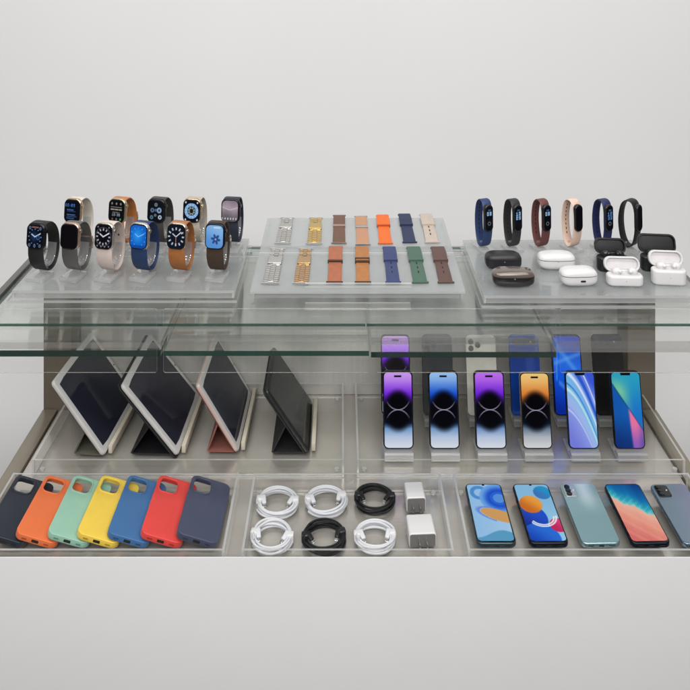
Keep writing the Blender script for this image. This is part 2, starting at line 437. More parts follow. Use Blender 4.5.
def f_flower(x, y):
    c = mix(C(90, 150, 220), C(140, 190, 240), ss(-1, 1, y+.4*x)); X, Y = x*.84-.12, y+.22; d = math.hypot(X, Y); a = math.atan2(Y, X)
    r = .2+.28*abs(math.cos(a*3+.5)); c = mix(C(44, 78, 140), c, ss(r-.08, r+.06, d))
    if d < .09: c = C(150, 180, 220)
    if abs(y-.78) < .06 and -.1 < x < .7: c = C(210, 228, 248)
    return c
def f_lines(x, y):
    c = C(9, 12, 22)
    if text(x*.84, y, '10:09', -.22, .55, .3): return C(70, 120, 190)
    for yy, x0, x1, col in ((.12, -.7, .2, C(70, 110, 170)), (-.02, -.7, .55, C(48, 78, 125)), (-.34, -.7, .5, C(96, 130, 180)), (-.5, -.7, .65, C(60, 92, 140)), (-.68, -.7, .3, C(60, 92, 140))):
        if abs(y-yy) < .045 and x0 < x < x1 and math.sin(x*39+yy*50) > -.55: c = col
    return c
def f_cards(x, y):
    c = C(12, 13, 12)
    for cx in (-.62, 0, .6): c = mix(c, C(165, 160, 150), .8*(1-ss(.08, .16, math.hypot(x-cx, y-.72))))
    if abs(y-.38) < .035 and abs(x) < .78: c = C(120, 116, 108)
    if abs(y-.16) < .07 and abs(x) < .8 and math.sin(x*34) > -.4: c = C(190, 186, 176)
    if abs(y+.12) < .05 and abs(x) < .55 and math.sin(x*46) > -.3: c = C(120, 118, 112)
    if text(x*.84, y, '10:09', 0, -.36, .24): c = C(135, 150, 170)
    for cx, col in ((-.5, C(120, 80, 60)), (.05, C(110, 110, 110)), (.6, C(80, 165, 110))): c = mix(c, col, 1-ss(.08, .15, math.hypot(x-cx, y+.76)))
    return c
def f_icons(x, y):
    c = C(10, 14, 22)
    for cx, cy, r, col in ((.05, .62, .19, C(120, 140, 150)), (-.42, .08, .23, C(96, 120, 150)), (.5, .1, .28, C(140, 168, 200)), (.05, .1, .14, C(110, 130, 160)), (0, -.38, .14, C(130, 145, 160)), (.62, -.55, .22, C(190, 205, 220)), (-.5, -.6, .2, C(90, 130, 150))):
        d = math.hypot((x-cx)*.84, y-cy); c = mix(col, c, ss(r-.05, r+.03, d))
        if d < r*.45: c = mix(c, C(14, 24, 44), .75)
    return c
def f_ring(x, y):
    c = C(12, 16, 26); X = x*.84; d = math.hypot(X, y-.02)
    if d < .74: c = C(150, 195, 236)
    if d < .46: c = C(18, 40, 84)
    if d < .4 and abs(math.sin(4*math.atan2(X, y))) > .5: c = C(150, 160, 150)
    if d < .2: c = C(28, 30, 34)
    c = ticks(c, x, y, .55, .66, C(40, 90, 160), 12, .03)
    for cx, cy in ((-.76, .82), (.76, .82), (-.76, -.82), (.76, -.82)): c = mix(c, C(215, 225, 235), 1-ss(.07, .13, math.hypot(x-cx, y-cy)))
    return c
def f_photo(x, y):
    c = ramp([(-1, C(80, 76, 84)), (-.3, C(128, 118, 128)), (.3, C(176, 160, 172)), (1, C(140, 128, 140))], y+.12*math.sin(x*3))
    if abs(y-.12-.25*abs(x)) < .05: c = C(200, 186, 194)
    if y < -.62 and math.sin(x*18) > .2 and y > -.84: c = C(205, 198, 205)
    return c
def f_band(num, low=True, col=C(150, 190, 235)):
    def f(x, y):
        c = C(7, 9, 14); X = x*.36
        if abs(y-.66) < .06 and abs(X) < .16 and math.sin(x*20) > -.3: c = C(70, 105, 150)
        for k, s in enumerate(num):
            if text(X, y, s, .03, .38-.34*k, .3): c = col
        if low:
            d = math.hypot(X, y+.42); c = mix(c, C(120, 125, 135), .8*(1-ss(.02, .05, abs(d-.13))))
        return c
    return f

# ------------------------------------------------------------------ the place
Z0 = .66                                   # deck height
bm = bmesh.new(); box(bm, -6, 6, 2.45, 2.60, -.02, 4.2)
w = struct(ob('wall', mesh_from(bm, 'wall', False), WALLM)); w['label'] = 'plain pale grey wall behind the display'
bm = bmesh.new(); box(bm, -6, 6, -4, 2.45, -.1, 0)
f = struct(ob('floor', mesh_from(bm, 'floor', False), FLOORM)); f['label'] = 'pale floor under the display stand'

XL, XR = -.640, .672
ZS = .969                                  # underside of the glass shelf
st = thing('display_stand', 'brushed metal stepped retail display stand with white front and bronze grey uprights', 'display stand', (0, 1.28, 0))
def stp(name, bm, m, smooth=True):
    xf(bm, Matrix.Translation((0, -1.28, 0))); return ob(name, mesh_from(bm, name, smooth), m, st)
stp('deck', bbox_mesh(XL+.034, XR-.034, 1.287, 1.78, Z0-.03, Z0, .001), STEEL)
for s, xa, xb in ((0, XL, XL+.031), (1, XR-.031, XR)):
    stp('edge_rail', bbox_mesh(xa, xb, 1.287, 1.712, Z0-.05, Z0+.004, .0015), RIMM)
stp('back_panel', bbox_mesh(XL+.062, XR-.062, 1.772, 1.784, Z0, ZS-.004, .001), STEELB)
for xa, xb in ((XL, XL+.060), (XR-.060, XR)):
    stp('upright', bbox_mesh(xa, xb, 1.714, 1.79, .02, ZS-.004, .002), POSTM)
stp('front_panel', bbox_mesh(XL-.01, XR+.01, 1.2815, 1.2832, .06, CZ-632.5*1.2815/F, .0003, 2), LAMI)
stp('kick_board', bbox_mesh(XL+.02, XR-.02, 1.31, 1.325, .0, .065, .001), POSTM)
for xa in (XL+.005, XR-.02):
    stp('side_panel', bbox_mesh(xa, xa+.015, 1.327, 1.712, .0, Z0-.052, .001), LAMI)

for xa, xb in ((XL-.018, XL-.0055), (XR+.0045, XR+.017)):
    stp('shelf_rail', bbox_mesh(xa, xb, 1.412, 1.748, ZS+.0225, ZS+.0325, .0008), pm('dark_grey_rail', rgb(112, 110, 106), .35, .5))
# ------------------------------------------------------------------ shelf panes
FY, BY = 1.355, 1.768
seams = [XL-.02, xat(161.5, FY), xat(370, FY), xat(557, FY), XR+.02]
paneinfo = [('dark edged glass shelf pane under the watches at the left end', GEDGE_D, .0105),
            ('bright green edged glass shelf pane above the standing tablets', GEDGE_G, .0085),
            ('thick dark green edged glass shelf pane above the purple and blue phones', GEDGE_D, .0095)]
for i in range(3):
    bm = bmesh.new(); g = .0016
    y0 = FY+(0, .002, -.003)[i]
    box(bm, seams[i]+g, seams[i+1]-g, y0, BY, ZS, ZS+paneinfo[i][2], thin=2, edge=1)
    tag(ob('glass_shelf', mesh_from(bm, 'glass_shelf', False), [GLASS, (GEDGE_D, GEDGE_G, GEDGE_D)[i]]), paneinfo[i][0], 'glass shelf', 'glass panes of the upper shelf')
bm = bmesh.new(); box(bm, seams[3]+.0016, seams[4], FY+.008, BY, ZS+.003, ZS+.022, thin=2, edge=1)
tag(ob('acrylic_shelf', mesh_from(bm, 'acrylic_shelf', False), [ACR, AEDGE_G]), 'thick clear acrylic shelf slab with grey edge at the right end', 'acrylic shelf')
ZA = ZS+.022
for i in (0, 1, 2):
    bm = bmesh.new(); g = .003
    y0 = FY+(.004, .03, .02)[i]
    box(bm, seams[i]+g, seams[i+1]-g, y0, BY, ZS+paneinfo[i][2]+.0005, ZA, thin=2, edge=1)
    tag(ob('acrylic_sheet', mesh_from(bm, 'acrylic_sheet', False), [ACR, AEDGE_G]),
        ['clear acrylic sheet lying on the dark edged left pane', 'clear acrylic sheet lying on the bright green edged pane', 'clear acrylic sheet lying on the thick dark green edged pane'][i], 'acrylic sheet', 'acrylic sheets on the glass panes')
ZP = ZA+.0055                              # top of the platform glass
xs = [XL-.004, xat(366, 1.41), XR+.003]
for i in range(2):
    bm = bmesh.new(); box(bm, xs[i]+.001, xs[i+1]-.001, 1.412, 1.748, ZA+.0005, ZP, thin=2, edge=1)
    tag(ob('glass_platform', mesh_from(bm, 'glass_platform', False), [GLASS, GEDGE_T]),
        ['long thin glass platform sheet carrying the smartwatch riser', 'long thin glass platform sheet carrying the earbud riser'][i], 'glass platform', 'glass platform sheets')
# clear panels clipped to the front of the shelf
pu = [(-45, 157), (163.5, 369), (376, 556), (560, 745)]
pl = ['clear acrylic front panel below the smartwatches, leftmost', 'clear acrylic front panel in front of the standing tablets, second from left',
      'clear acrylic front panel in front of the purple and blue phones', 'clear acrylic front panel below the earbud cases, rightmost']
for (a, b), l in zip(pu, pl):
    zt, zb = CZ-(308.5-HY)*1.349/F, CZ-(372.5-HY)*1.349/F
    x0, x1 = xat(a, 1.349), xat(b, 1.349)
    t = thing('front_panel', l, 'acrylic panel', ((x0+x1)/2, 1.35, zb), group='clear panels along the shelf front')
    hw, h = (x1-x0)/2, zt-zb
    bm = slab([(p[0], p[1]+h/2) for p in rrect(hw*2, h, .004)], 0, .0022, .0, ())
    for fc in bm.faces:
        if abs(fc.normal.z) < .5: fc.material_index = 1
    xf(bm, Matrix.Rotation(R(90), 4, 'X'))
    ob('sheet', mesh_from(bm, 'sheet', False), [ACR, sheet('thin_acrylic_edge', (.86, .86, .85), .4, (.8, .8, .79), f0=.1, grough=.15)], t)

# ------------------------------------------------------------------ trays
def tray(x0, x1, y0, y1, z, h, label, group):
    t = thing('acrylic_tray', label, 'tray', ((x0+x1)/2, y0, z), group=group)
    hw, d, k = (x1-x0)/2, y1-y0, .0042
    bm = bmesh.new(); box(bm, -hw+k, hw-k, k, d-k, .0015, .005, thin=2); ob('tray_floor', mesh_from(bm, 'f', False), [ACR, ACR_EDGE], t)
    for a, b in ((-hw, -hw+k-.0003), (hw-k+.0003, hw)):
        bm = bmesh.new(); box(bm, a, b, 0, d, .001, h, thin=0); ob('side_panel', mesh_from(bm, 's', False), [ACR, ACR_EDGE], t)
    for a, b in ((0, k-.0003), (d-k+.0003, d)):
        bm = bmesh.new(); box(bm, -hw+k, hw-k, a, b, .001, h-.0004, thin=1); ob('end_panel', mesh_from(bm, 'e', False), [ACR, ACR_EDGE], t)
    for sx in (-1, 1):
        for yy in (.014, d-.014):
            bm = bmesh.new(); cyl(bm, (sx*(hw-.014), yy, .0068), .0045, .0034); ob('rubber_pad', bm, ACR_EDGE, t)
    return t
YF0, YF1, YB0, YB1 = 1.288, 1.470, 1.505, 1.760
tray(XL+.036, xat(224.5, YF0+.001), YF0, YF1, Z0, .0335, 'clear acrylic tray holding the seven colourful phone cases', 'clear acrylic trays on the deck')
tray(xat(241.5, YF0), xat(454, YF0), YF0, YF1, Z0, .0335, 'clear acrylic tray holding coiled cables and white wall chargers', 'clear acrylic trays on the deck')
tray(xat(468, YF0), XR-.036, YF0, YF1, Z0, .0335, 'clear acrylic tray holding the phones lying flat', 'clear acrylic trays on the deck')
tray(xat(32, YB0), xat(344, YB0), YB0, YB1, Z0, .0335, 'clear acrylic tray holding four tablets in folio covers', 'clear acrylic trays on the deck')
tray(xat(357, YB0), XR-.026, YB0, YB1, Z0, .0335, 'clear acrylic tray holding two rows of standing phones', 'clear acrylic trays on the deck')
ZT = Z0+.0052

def riser(x0, x1, y0, y1, z, h, label):
    t = thing('acrylic_riser', label, 'display riser', ((x0+x1)/2, y0, z), group='frosted risers on the glass platform')
    hw, d, k = (x1-x0)/2, y1-y0, .004
    bm = bmesh.new(); box(bm, -hw, hw, 0, d, h-.005, h, thin=2); ob('top_panel', mesh_from(bm, 't', False), [FROST, ACR_EDGE], t)
    for a, b in ((-hw, -hw+k), (hw-k, hw)):
        bm = bmesh.new(); box(bm, a, b, 0, d, .0055, h-.0054, thin=0); ob('side_panel', mesh_from(bm, 's', False), [ACR, ACR_EDGE], t)
    for a, b in ((0, k), (d-k, d)):
        bm = bmesh.new(); box(bm, -hw+k+.0003, hw-k-.0003, a, b, .0055, h-.0054, thin=1); ob('end_panel', mesh_from(bm, 'e', False), [ACR_SOLID, ACR_EDGE], t)
    bm = bmesh.new(); box(bm, -hw-.006, hw+(.006 if x1 < 0 else .003), -.009, d, .0003, .0052, thin=2); ob('base_panel', mesh_from(bm, 'b', False), [ACR, ACR_EDGE], t)
    return t
HR = .0195
ZR = ZP+HR
riser(xat(12, 1.497), xat(234, 1.497), 1.497, 1.745, ZP, HR, 'frosted acrylic riser under the eleven smartwatches')
riser(xat(484, 1.477), XR-.006, 1.477, 1.738, ZP, HR, 'frosted acrylic riser under the fitness bands and earbud cases')
# tilted strap board
BY0, BZ0, BS = 1.504, ZP+.0148, .168
TILT = math.atan(BS)
def onboard(u, v):
    D = (v-HY)/F; Y = (CZ-BZ0+BY0*BS)/(D+BS); return Vector((xat(u, Y), Y, CZ-Y*D))
bl, br = xat(250, BY0), xat(465.5, BY0)
t = thing('strap_board', 'tilted frosted acrylic board with two rows of watch straps on it', 'display board', ((bl+br)/2, BY0, ZP))
hw = (br-bl)/2; bd = .262
bm = bmesh.new(); box(bm, -hw, hw, 0, bd, -.005, 0, thin=2)
for v in bm.verts:
    if v.co.y > .1: v.co.x *= .955
xf(bm, Matrix.Translation((0, 0, BZ0-ZP)) @ Matrix.Rotation(TILT, 4, 'X'))
ob('board_panel', mesh_from(bm, 'b', False), [FROST2, ACR_EDGE], t)
for s in (-1, 1):
    bm = bmesh.new(); a = s*(hw-.004); b = s*(hw-.008); dd = bd*.985
    pts = [(.004, .0005), (dd*.98, .0005), (dd*.98, BZ0-ZP-.0062+dd*.98*BS), (.004, BZ0-ZP-.0062)]
    va = [bm.verts.new((a if y < .1 else a*.955, y, z)) for y, z in pts]; vb = [bm.verts.new((b if y < .1 else b*.955, y, z)) for y, z in pts]
    bm.faces.new(va); bm.faces.new(list(reversed(vb)))
    for i in range(4): bm.faces.new((va[i], vb[i], vb[(i+1) % 4], va[(i+1) % 4])).material_index = 1
    ob('side_panel', mesh_from(bm, 's', False), [ACR, ACR_EDGE], t)
bm = bmesh.new(); box(bm, -hw+.009, hw-.009, .004, .0075, .0005, BZ0-ZP-.0058, thin=1); ob('end_panel', mesh_from(bm, 'e', False), [ACR_SOLID, ACR_EDGE], t)
pl_ = onboard(345, 255.5)
for (pa, ua, ub, hh) in ((onboard(345, 255.2), 252.5, 463, .004), (onboard(345, 287.5), 305, 411.5, .008)):
    M = Matrix.Translation((0, 0, BZ0-ZP)) @ Matrix.Rotation(TILT, 4, 'X')
    yy = (pa.y-BY0)/math.cos(TILT)
    bm = bmesh.new(); xa, xb = xat(ua, pa.y)-t.location.x, xat(ub, pa.y)-t.location.x
    box(bm, xa, xb, yy, yy+.003, .0003, hh, thin=1, M=M); ob('ledge', mesh_from(bm, 'l', False), [ACR, ACR_EDGE], t)
pa = Vector((0, 1.46, 0))
t = thing('label_holder', 'empty clear acrylic label holder standing below the strap board', 'label holder', (xat(358, 1.462), 1.462, ZP))
hw = (xat(411.5, 1.462)-xat(305, 1.462))/2
bm = bmesh.new(); box(bm, -hw, hw, 0, .002, .003, .0155, thin=1, M=Matrix.Rotation(R(-18), 4, 'X')); ob('face', mesh_from(bm, 'f', False), [ACR, ACR_EDGE], t)
bm = bmesh.new(); box(bm, -hw, hw, 0, .025, .0003, .0025, thin=2); ob('foot', mesh_from(bm, 'f', False), [ACR, ACR_EDGE], t)

# ------------------------------------------------------------------ smartwatches
LOOP = [(.003, .071), (.0045, .054), (.010, .037), (.021, .0245), (.035, .0205), (.049, .026), (.058, .042), (.061, .062), (.058, .083), (.049, .100), (.036, .111), (.022, .1155), (.010, .1145)]
def smartwatch(u, row, label, casem, strapm, face, yaw=0, strap='plain', bezel=BLACKG, dispw=.0335, disph=.0425):
    Y = 1.533 if row == 0 else 1.670
    x = xat(u, Y+.002)
    yaw = -yaw; u -= 3.0-u*.006
    sg = 'acrylic stands under the smartwatches'
    s = thing('watch_stand', 'acrylic stand under '+label.split(',')[0].replace(' with holes', ''), 'watch stand', (x, Y, ZR), (0, 0, R(yaw)), sg)
    bm = bbox_mesh(-.0185, .0185, -.004, .036, .0004, .008, .0012); 
    ob('base', mesh_from(bm, 'base'), ACR_SOLID, s)
    bm = bbox_mesh(-.0085, .0085, .026, .031, .0083, .0178, .0008); ob('stem', mesh_from(bm, 'stem'), ACR_SOLID, s)
    prof = [(.033+(p[0]-.033)*.83, .062+(p[1]-.07)*.86) for p in LOOP[1:8]]
    ob('cradle', ribbon(prof, [.019, .019], .003), ACR_SOLID, s)
    t = thing('smartwatch', label, 'smartwatch', (x, Y, ZR+.0155), (0, 0, R(yaw)), 'smartwatches on the frosted riser')
    lp = [(a, b-.0235) for a, b in LOOP]
    wid = [.033, .034, .032, .029, .027, .026, .026, .026, .027, .029, .033, .034]
    if strap == 'sport':
        ob('strap', ribbon(lp, wid, .0026, hole=(22, 40, 4), hole_w=.0015), [strapm, DARKGAP], t)
    else:
        ob('strap', ribbon(lp, wid, .0028 if strap != 'mesh' else .0018), strapm, t)
    # buckle at the back of the loop
    if strap in ('leather', 'mesh'):
        bm = ribbon([(.0605, .027), (.0632, .0395), (.0605, .051)], [.0305, .0305], .0034); ob('clasp', bm, SILV if strap == 'leather' else casem, t)
    else:
        bm = bmesh.new(); cyl(bm, (0, .0625, .034), .0028, .0022, 'Y', 16); ob('pin', bm, CHROME, t)
    # the case
    M = Matrix.Translation((0, .0035, .0705)) @ Matrix.Rotation(R(85), 4, 'X')
    bm = slab(rrect(.0405, .0505, .0125, 8), -.0085, .0015, .0042, res=4); xf(bm, M)
    c = ob('watch_case', bm, casem, t)
    bm = slab(rrect(.0372, .047, .0108, 8), .0012, .0026, .0011, res=3); xf(bm, M); ob('cover_glass', bm, bezel, t)
    me = screen('display', dispw, disph, .0085, 40, 50, face); me.transform(M @ Matrix.Translation((0, 0, .00285)))
    ob('display', me, DISP, t)
    bm = bmesh.new(); cyl(bm, (.0205, .0105, -.004), .0036, .0034, 'X', 20); xf(bm, M @ Matrix.Translation((0, 0, 0)))
    ob('crown', bm, casem, t)
    bm = bbox_mesh(.0192, .0206, -.011, -.0015, -.0052, -.0028, .0006); xf(bm, M); ob('side_button', bm, casem, t)
    return t
graph = pm('graphite_case', rgb(52, 52, 56), .3, .9); silv = pm('silver_case', rgb(205, 200, 196), .25, .9)
star = pm('starlight_case', rgb(212, 202, 190), .26, .9); pinkg = pm('pink_case', rgb(206, 176, 160), .26, .9)
midn = pm('midnight_case', rgb(34, 38, 48), .28, .8); gcase = pm('champagne_case', rgb(206, 184, 152), .25, .9)
rub_b = pm('black_rubber', rgb(30, 30, 31), .55, var=.05); rub_n = pm('navy_rubber', rgb(30, 52, 92), .55, var=.05)
rub_p = pm('blush_rubber', rgb(214, 196, 188), .55, var=.04); rub_w = pm('cream_rubber', rgb(216, 208, 196), .55, var=.04)
rub_d = pm('dark_navy_rubber', rgb(36, 40, 58), .55, var=.05); rub_o = pm('olive_charcoal_rubber', rgb(62, 60, 58), .55, var=.05)
lea_t = pm('tan_leather', rgb(166, 104, 54), .6, var=.14, nscale=90, bump=.4, bscale=900)
lea_o = pm('cognac_leather', rgb(184, 116, 62), .6, var=.14, nscale=90, bump=.4, bscale=900)
lea_d = pm('dark_brown_leather', rgb(66, 48, 36), .6, var=.14, nscale=90, bump=.4, bscale=900)
mesh_g = weave('grey_mesh', rgb(98, 96, 94), rgb(150, 147, 143), 260, .7, .42)
rub_be = pm('beige_rubber', rgb(186, 176, 160), .55, var=.04)
smartwatch(35.0, 0, 'graphite smartwatch with navy dial and black rubber strap, leftmost of the front row', graph, rub_b, f_navy, 15)
smartwatch(69.0, 0, 'silver smartwatch with switched off black screen and grey mesh strap', pinkg, mesh_g, f_off, 13.5, 'mesh')
smartwatch(103.3, 0, 'pale smartwatch with white hands on black dial and blush rubber strap with holes', star, rub_p, f_white_hands, 14, 'sport')
smartwatch(138.3, 0, 'silver smartwatch with bright blue screen and navy rubber strap', silv, rub_n, f_blue, 15)
smartwatch(176.0, 0, 'silver smartwatch with numbered dark dial and tan leather strap, in the front row', pinkg, lea_t, f_numerals, 12.5, 'leather')
smartwatch(214.5, 0, 'dark smartwatch with light blue flower screen and dark brown strap', midn, lea_d, f_flower, 8.5, 'leather')
smartwatch(72.0, 1, 'champagne smartwatch showing lines of blue text with cream strap', gcase, rub_w, f_lines, 15)
smartwatch(116.3, 1, 'bronze rimmed smartwatch showing a list screen with cognac leather strap, in the back row', gcase, lea_o, f_cards, 16, 'leather')
smartwatch(155.5, 1, 'graphite smartwatch showing round icons with charcoal strap', graph, rub_o, f_icons, 13)
smartwatch(191.5, 1, 'champagne smartwatch showing a pale blue ring dial with beige strap', gcase, rub_be, f_ring, 10)
smartwatch(230.0, 1, 'black smartwatch showing a pinkish grey picture with dark navy strap', graph, rub_d, f_photo, 8)

# ------------------------------------------------------------------ fitness bands
def band(u, label, strapm, face, yaw, w=.0215, dead=False, back=False):
    Y = 1.672; x = xat(u, Y)
    s = thing('band_stand', 'clear acrylic stand under the '+label.split(' fitness band')[0]+' fitness band', 'band stand', (x, Y, ZR), (0, 0, R(yaw)), 'acrylic stands under the fitness bands')
    ob('base', mesh_from(bbox_mesh(-.014, .014, -.006, .040, .0004, .006, .001), 'base'), ACR_SOLID, s)
    ob('cradle', ribbon([(.008, .0145), (.014, .0082), (.021, .0082), (.027, .0145)], [.010, .010], .0022), ACR_SOLID, s)
    t = thing('fitness_band', label, 'fitness band', (x, Y, ZR+.0065), (0, 0, R(yaw)), 'fitness bands on acrylic stands')
    P = [(-.002, .055), (-.0005, .032), (.006, .012), (.016, .0035), (.025, .0025), (.034, .007), (.042, .022), (.0465, .044), (.046, .066), (.040, .086), (.030, .0965), (.018, .0995), (.007, .096), (.000, .082)]
    P = [(a if a < .003 else a*.78, b) for a, b in P]
    ob('strap', ribbon(P, [w, w*.96, w*.9, w*.86, w*.86, w*.9, w*.96, w], .0024, closed=True, hole=(30, 46, 2), hole_w=.0011), [strapm, DARKGAP], t)
    M = Matrix.Translation((0, -.0022, .0665)) @ Matrix.Rotation(R(89), 4, 'X')
    ob('capsule', xf(slab(rrect(.0205, .0560, .0102, 8), -.004, .005, .0026, res=4), M), pm('band_capsule', (.012, .012, .014), .25), t)
    me = screen('display', .0168, .0505, .0083, 24, 84, face); me.transform(M @ Matrix.Translation((0, 0, .0052)))
    ob('display', me, DISP if not dead else BLACKG, t)
    bm = bmesh.new(); cyl(bm, (0, .0368, .032), .0024, .0026, 'Y', 14); ob('clasp_pin', bm, strapm, t)
    return t
band(487.5, 'navy fitness band with white digits on its screen, leftmost of the six', pm('band_navy', rgb(42, 62, 104), .5), f_band(['08']), 20)
band(516.5, 'charcoal black fitness band with a blue lit clock screen', pm('band_charcoal', rgb(44, 44, 45), .5), f_band(['10', '09'], False), 20)
band(545.5, 'maroon fitness band with digits on its screen', pm('band_maroon', rgb(106, 62, 60), .5), f_band(['08']), 22)
band(577.0, 'pale pink fitness band with a switched off screen', pm('band_pink', rgb(226, 196, 178), .5), f_off, 24, .023)
band(607.5, 'dark indigo fitness band with blue screen behind a black earbud case', pm('band_indigo', rgb(36, 42, 86), .5), f_band(['12', '30'], True, C(80, 135, 200)), 22, .022)
band(637.0, 'plain black fitness band with switched off screen, rightmost of the six', pm('band_black', rgb(26, 26, 27), .5), f_off, 40, .025)

# ------------------------------------------------------------------ earbud cases
def closed_case(u, v, wpx, label, lidm, basem, port=False, yaw=0, gloss=None):
    Y = (CZ-ZR)*F/(v-HY)+.017; x = xat(u, Y); a = wpx*Y/F/2
    t = thing('earbud_case', label, 'earbud case', (x, Y, ZR+.0161), (0, 0, R(yaw)), 'closed earbud cases')
    ob('case_bottom', pill(a, .0180, .0160, .60, .56, -90, 4, cap=True), basem, t)
    bm = pill(a*1.004, .0182, .0160, .60, .56, 8, 90); ob('lid', bm, lidm, t)
    bm = pill(a*.985, .0177, .0157, .60, .56, 3, 9); ob('seam', bm, pm('case_seam_grey', rgb(120, 120, 120), .6) if lidm is WHITEP else DARKGAP, t)
    if port:
        bm = slab(rrect(.010, .0036, .0017, 5), -.001, .0012, .0003); xf(bm, Matrix.Translation((.004, -.0174, -.0035)) @ Matrix.Rotation(R(98), 4, 'X')); ob('charging_port', bm, DARKGAP, t)
    else:
        bm = bmesh.new(); cyl(bm, (0, -.0177, .0026), .0009, .0014, 'Y', 12); ob('status_light', bm, pm('tiny_lamp', rgb(170, 170, 170), .4), t)
    return t
blkc = pm('black_case_plastic', rgb(34, 34, 38), .42, var=.04)
taup = pm('taupe_gloss_plastic', rgb(112, 100, 94), .18, .35, coat=.6)
closed_case(503, 271.5, 36, 'matt black closed earbud case behind the taupe one', blkc, blkc)
closed_case(513, 289, 42, 'glossy taupe closed earbud case with black bottom half', taup, pm('gloss_black_plastic', rgb(26, 24, 24), .2, coat=.4))
closed_case(556, 271.5, 37, 'white closed earbud case without a port, behind the other white one', WHITEP, WHITEP)
closed_case(578, 288, 37, 'white closed earbud case with a dark charging slot in front', WHITEP, WHITEP, True, 3)
def open_case(u, v, wpx, hb, hl, label, m, bud, yaw=0, budm=None):
    d = .027
    Y = (CZ-ZR)*F/(v-HY)+d/2; x = xat(u, Y); w = wpx*Y/F
    t = thing('earbud_case', label, 'earbud case', (x, Y, ZR+.0002), (0, 0, R(yaw)), 'open earbud cases')
    bm = slab(rrect(w, d, d*.42, 8), 0, hb, .0045, res=4)
    ob('case_bottom', bm, m, t)
    inner = pm('case_well_dark', rgb(16, 16, 17), .5) if m is not WHITEP else pm('case_well_pale', rgb(214, 210, 210), .4)
    bm = slab(rrect(w*.86, d*.70, d*.33, 8), hb-.0005, hb+.0006, .0004); ob('inner_tray', bm, inner, t)
    # lid: a shallow shell standing open on the rear edge
    M = Matrix.Translation((0, d*.5-.003, hb-.0008)) @ Matrix.Rotation(R(72), 4, 'X')
    shell = slab(rrect(w, hl, min(hl*.46, d*.46), 8, 0, hl/2), -.011, .0, .0028, [rrect(w-.007, hl-.007, min(hl*.4, d*.38), 8, 0, hl/2)], res=3)
    merge(shell, slab(rrect(w-.003, hl-.003, min(hl*.44, d*.44), 8, 0, hl/2), -.0108, -.0072, .0012))
    l = ob('lid', xf(shell, M), m, t)
    bm = slab(rrect(w-.008, hl-.008, min(hl*.4, d*.38), 8, 0, hl/2), -.0070, -.0060, .0003); ob('lid_lining', xf(bm, M), inner, l)
    bm = bmesh.new(); cyl(bm, (0, d*.5-.0015, hb+.0005), .0022, w*.45, 'X', 14); ob('hinge', bm, m, t)
    for s in (-1, 1):
        e = thing_part = ob('earbud', xf(pill(.0088, .0074, .0076, .9, .9), Matrix.Translation((s*w*.225, -.0005, hb+.0042)) @ Matrix.Rotation(R(18*s), 4, 'Y')), budm or m, t)
        bm = pill(.0042, .0042, .0036, .95, .95); xf(bm, Matrix.Translation((s*w*.225-s*.0048, -.0055, hb+.0066))); ob('ear_tip', bm, bud, e)
    bm = bmesh.new(); cyl(bm, (0, -d/2+.0003, hb*.55), .0009, .0012, 'Y', 12); ob('status_light', bm, pm('tiny_lamp', rgb(170, 170, 170), .4), t)
    return t
blko = pm('satin_black_plastic', rgb(27, 27, 29), .38, var=.04)
gbud = pm('bud_tip_white', rgb(222, 220, 220), .4); bbud = pm('bud_gloss_black', rgb(30, 30, 33), .2)
open_case(612.5, 273, 31, .028, .030, 'small black open earbud case behind the squat white one', blko, bbud, -4, bbud)
open_case(659.5, 273, 37, .030, .036, 'larger black open earbud case near the right edge', blko, bbud, -6, bbud)
open_case(624.5, 287.5, 35.5, .020, .027, 'squat white open earbud case in front of the small black one', WHITEP, gbud, -3)
open_case(668.5, 286.5, 33.5, .0285, .0285, 'tall white open earbud case at the right end of the riser', WHITEP, gbud, -5)

